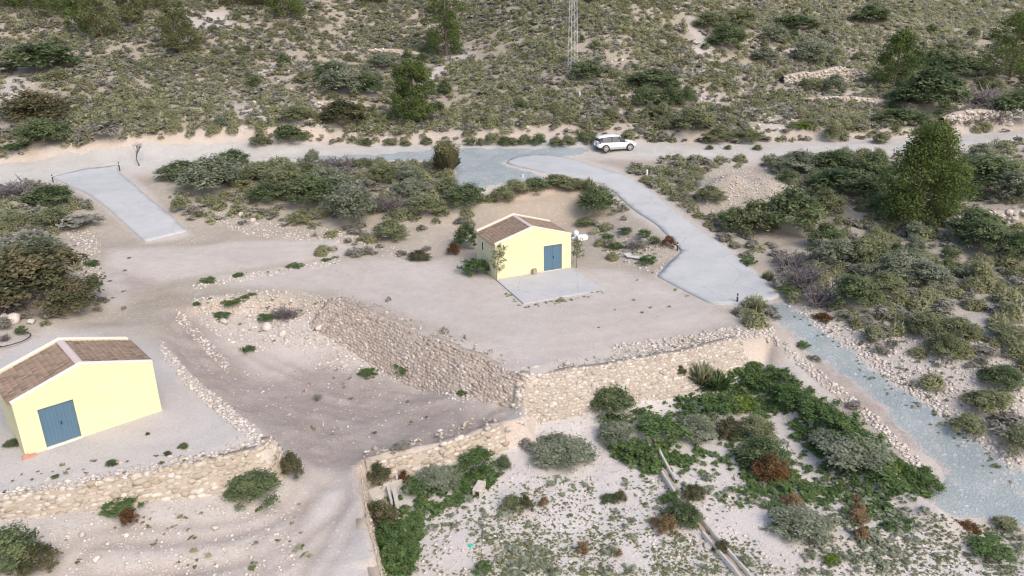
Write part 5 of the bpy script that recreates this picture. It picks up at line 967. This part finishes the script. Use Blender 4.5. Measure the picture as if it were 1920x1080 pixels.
BARE = [ground_at(*np.array(q, float).T)[:, :2] for q, z in (([(1100,280),(1235,280),(1235,318),(1120,316)], 3), ([(930,345),(1115,345),(1115,400),(930,400)], 2), ([(940,310),(955,290),(1020,286),(1100,298),(1180,325),(1240,360),(1345,440),(1480,560),(1430,578),(1320,580),(1215,522),(1262,475),(1220,432),(1170,395),(1115,352),(1060,342),(985,325)], 1.8), ([(90,330),(225,305),(360,440),(270,460)], 1.6), ([(840,290),(1110,272),(1100,345),(900,372),(840,350)], 2.8), ([(420,296),(860,272),(860,306),(420,304)], 3), ([(1420,560),(1480,560),(1800,770),(1920,880),(1920,1000),(1700,950),(1700,870)], -1.2), ([(880,380),(1100,380),(1150,520),(900,580)], 0), ([(1300,400),(1330,320),(1440,310),(1500,370),(1430,405)], 2.2))]
patch = np.where(dro < 9, np.maximum(patch, .8)*1.25, patch)
ok = (dro > np.where(xx < -28, 3.3, 2.4)) & (np.clip(pp[:,0], -700, 2700) == pp[:,0]) & (pp[:,1] > -70)
for q in BARE: ok &= ~inside(xx, yy, q)
for gx, gy, gr in PLACED: ok &= (xx-gx)**2+(yy-gy)**2 > (gr*.7)**2
slo = sr.random(N0); dens = np.array([DENS[c] for c in ch])
e_n = dens[:,0]*cellA*patch; g_n = dens[:,1]*cellA*np.clip(patch, .4, 2); s_n = dens[:,2]*cellA*np.clip(patch, .5, 2)
kindi = np.where(slo < s_n, 2, np.where(slo < s_n+e_n, 0, np.where(slo < s_n+e_n+g_n, 1, -1))); kindi[~ok] = -1
def zone(px, py):
    if py > 290: return ('on the stony slope right of the gravel lane' if py > 560 else 'in the scrub right of the concrete ramp') if px > 1180 else ('on the mound left of the driveway' if px < 260 else 'on the scrub bank below the road')
    return 'on the hillside left of the roadside pine' if px < 740 else 'on the slope between pine and pylon' if px < 1074 else 'on the slope right of the pylon' if px < 1480 else 'on the terraces of the right hillside'
def cover(ix, kind, low, mat, wr, hr, name, label, cat, group, keep, stuffname, stufflabel):
    k = np.where(kindi == ix)[0]; w = sr.uniform(*wr, len(k))*np.where(sr.random(len(k)) < .25, 1.25, .9); h = w*sr.uniform(*hr, len(k)); P = np.c_[xx[k], yy[k], zz[k]]
    px = w*FPX/np.linalg.norm(P-[0, 0, CAM_H], axis=1); vis = (np.clip(pp[k,0], 5, 1915) == pp[k,0]) & (np.clip(pp[k,1], 5, 1075) == pp[k,1]); order = np.argsort(-np.where(vis, px, 0))
    big = order[:keep]; rest = order[keep:]
    for i in big: plant(name, kind, mat if not isinstance(mat, list) else mat[int(sr.integers(len(mat)))], P[i], w[i], h[i], label+' '+zone(*pp[k[i]]), cat, group)
    if len(rest):
        T = TM[low]; V, F, tt = stamp(T, sr.integers(0, len(T), len(rest)), P[rest], sr.uniform(0, 6.28, len(rest)), np.stack([w[rest], w[rest], h[rest]], -1), None, np.clip(.48+.24*sr.normal(size=len(rest))+.5*vnoise(P[rest,0], P[rest,1], 14, 70)+.32*sstep(1250, 1500, pp[k[rest],0])*(1-sstep(70, 150, pp[k[rest],1])), 0, 1))  # last term: upper-right plants lighter, sunlight on that slope put into their tint
        tag(mesh_np(stuffname, V, F, M[mat if not isinstance(mat, list) else mat[0]], tint=tt), stufflabel, cat, kind='stuff')
    print(name, len(big), len(rest))
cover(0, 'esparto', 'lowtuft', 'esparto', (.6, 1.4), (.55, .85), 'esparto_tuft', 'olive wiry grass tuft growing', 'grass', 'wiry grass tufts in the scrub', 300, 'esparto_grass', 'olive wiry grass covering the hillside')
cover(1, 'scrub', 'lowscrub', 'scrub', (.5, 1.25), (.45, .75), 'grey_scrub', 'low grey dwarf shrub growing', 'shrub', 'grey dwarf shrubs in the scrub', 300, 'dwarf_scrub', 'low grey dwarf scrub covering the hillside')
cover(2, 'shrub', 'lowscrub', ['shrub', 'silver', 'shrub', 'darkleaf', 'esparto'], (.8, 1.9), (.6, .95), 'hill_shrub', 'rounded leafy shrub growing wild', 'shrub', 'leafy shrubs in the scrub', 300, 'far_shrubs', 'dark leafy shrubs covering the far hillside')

# low weeds: specks on the white field and green mats under the banks
def weeds(name, polys, tm, mat, wr, label, seed, patchy=1.0):
    r = np.random.default_rng(seed); P = np.concatenate([scatter_px(q, n, seed+i) for i, (q, n) in enumerate(polys)]); k = (vnoise(P[:,0], P[:,1], 2.3, seed)+.6*vnoise(P[:,0], P[:,1], .8, seed+1))*patchy+.5 > r.random(len(P)); P = P[k]; n = len(P)
    w = r.uniform(*wr, n)*r.lognormal(0, .3, n); T = TM[tm]; V, F, tt = stamp(T, r.integers(0, len(T), n), P, r.uniform(0, 6.3, n), np.stack([w, w, w*r.uniform(.4, .75, n)], -1), None, np.clip(.5+.2*r.normal(size=n), 0, 1))
    tag(mesh_np(name, V, F, M[mat], tint=tt), label, 'weeds', kind='stuff')
FIELDQ = [(720,1080),(745,960),(860,930),(960,900),(1100,890),(1230,880),(1400,900),(1560,940),(1740,960),(1920,1000),(1920,1080)]
weeds('field_weeds', [(FIELDQ, 6200), ([(900,1000),(1280,1000),(1300,1080),(850,1080)], 1800), ([(1300,930),(1900,1000),(1900,1080),(1300,1080)], 2200)], 'speck', 'shrub', (.06, .17), 'tiny dark weeds dotted over the white field', 400, 1.6)
weeds('field_grass', [(FIELDQ, 420), ([(1420,800),(1700,940),(1700,1060),(1400,1040)], 800), ([(950,1030),(1250,1030),(1250,1080),(950,1080)], 260)], 'lowscrub', 'silver', (.18, .42), 'pale grey-green herbs covering the field', 410, 2.0)
GREENQ = [(1120,780),(1200,770),(1290,740),(1380,690),(1470,690),(1560,770),(1640,830),(1735,905),(1745,935),(1680,930),(1600,890),(1480,830),(1350,850),(1230,890),(1150,860)]
weeds('green_weeds', [(GREENQ, 4200), ([(700,950),(760,930),(900,880),(960,880),(900,930),(800,980),(770,1080),(715,1080)], 1100), ([(1380,860),(1470,850),(1500,900),(1600,930),(1560,950),(1400,920)], 420), ([(1180,880),(1350,850),(1500,830),(1720,940),(1700,1010),(1450,960),(1250,930)], 900)], 'lowweed', 'green', (.16, .48), 'fresh green weeds spreading under the yard banks', 420, 1.8)
weeds('yard_weeds', [([(940,540),(985,575),(1130,545),(1140,550),(985,582),(930,540)], 70), ([(1160,500),(1290,520),(1400,560),(1100,620),(1180,540)], 26), ([(640,690),(900,760),(620,850),(480,700)], 60), ([(0,1000),(560,940),(600,1060),(0,1080)], 120), ([(180,460),(260,480),(250,600),(170,560)], 30), ([(350,525),(640,485),(640,495),(360,535)], 70), ([(1480,600),(1900,920),(1900,700),(1560,560)], 700), ([(40,880),(480,830),(500,845),(0,930)], 40), ([(1080,435),(1250,450),(1230,515),(1140,480)], 160), ([(380,560),(600,560),(640,660),(420,640)], 90)], 'speck', 'shrub', (.12, .32), 'small weeds dotted over yards and banks', 430, .8)
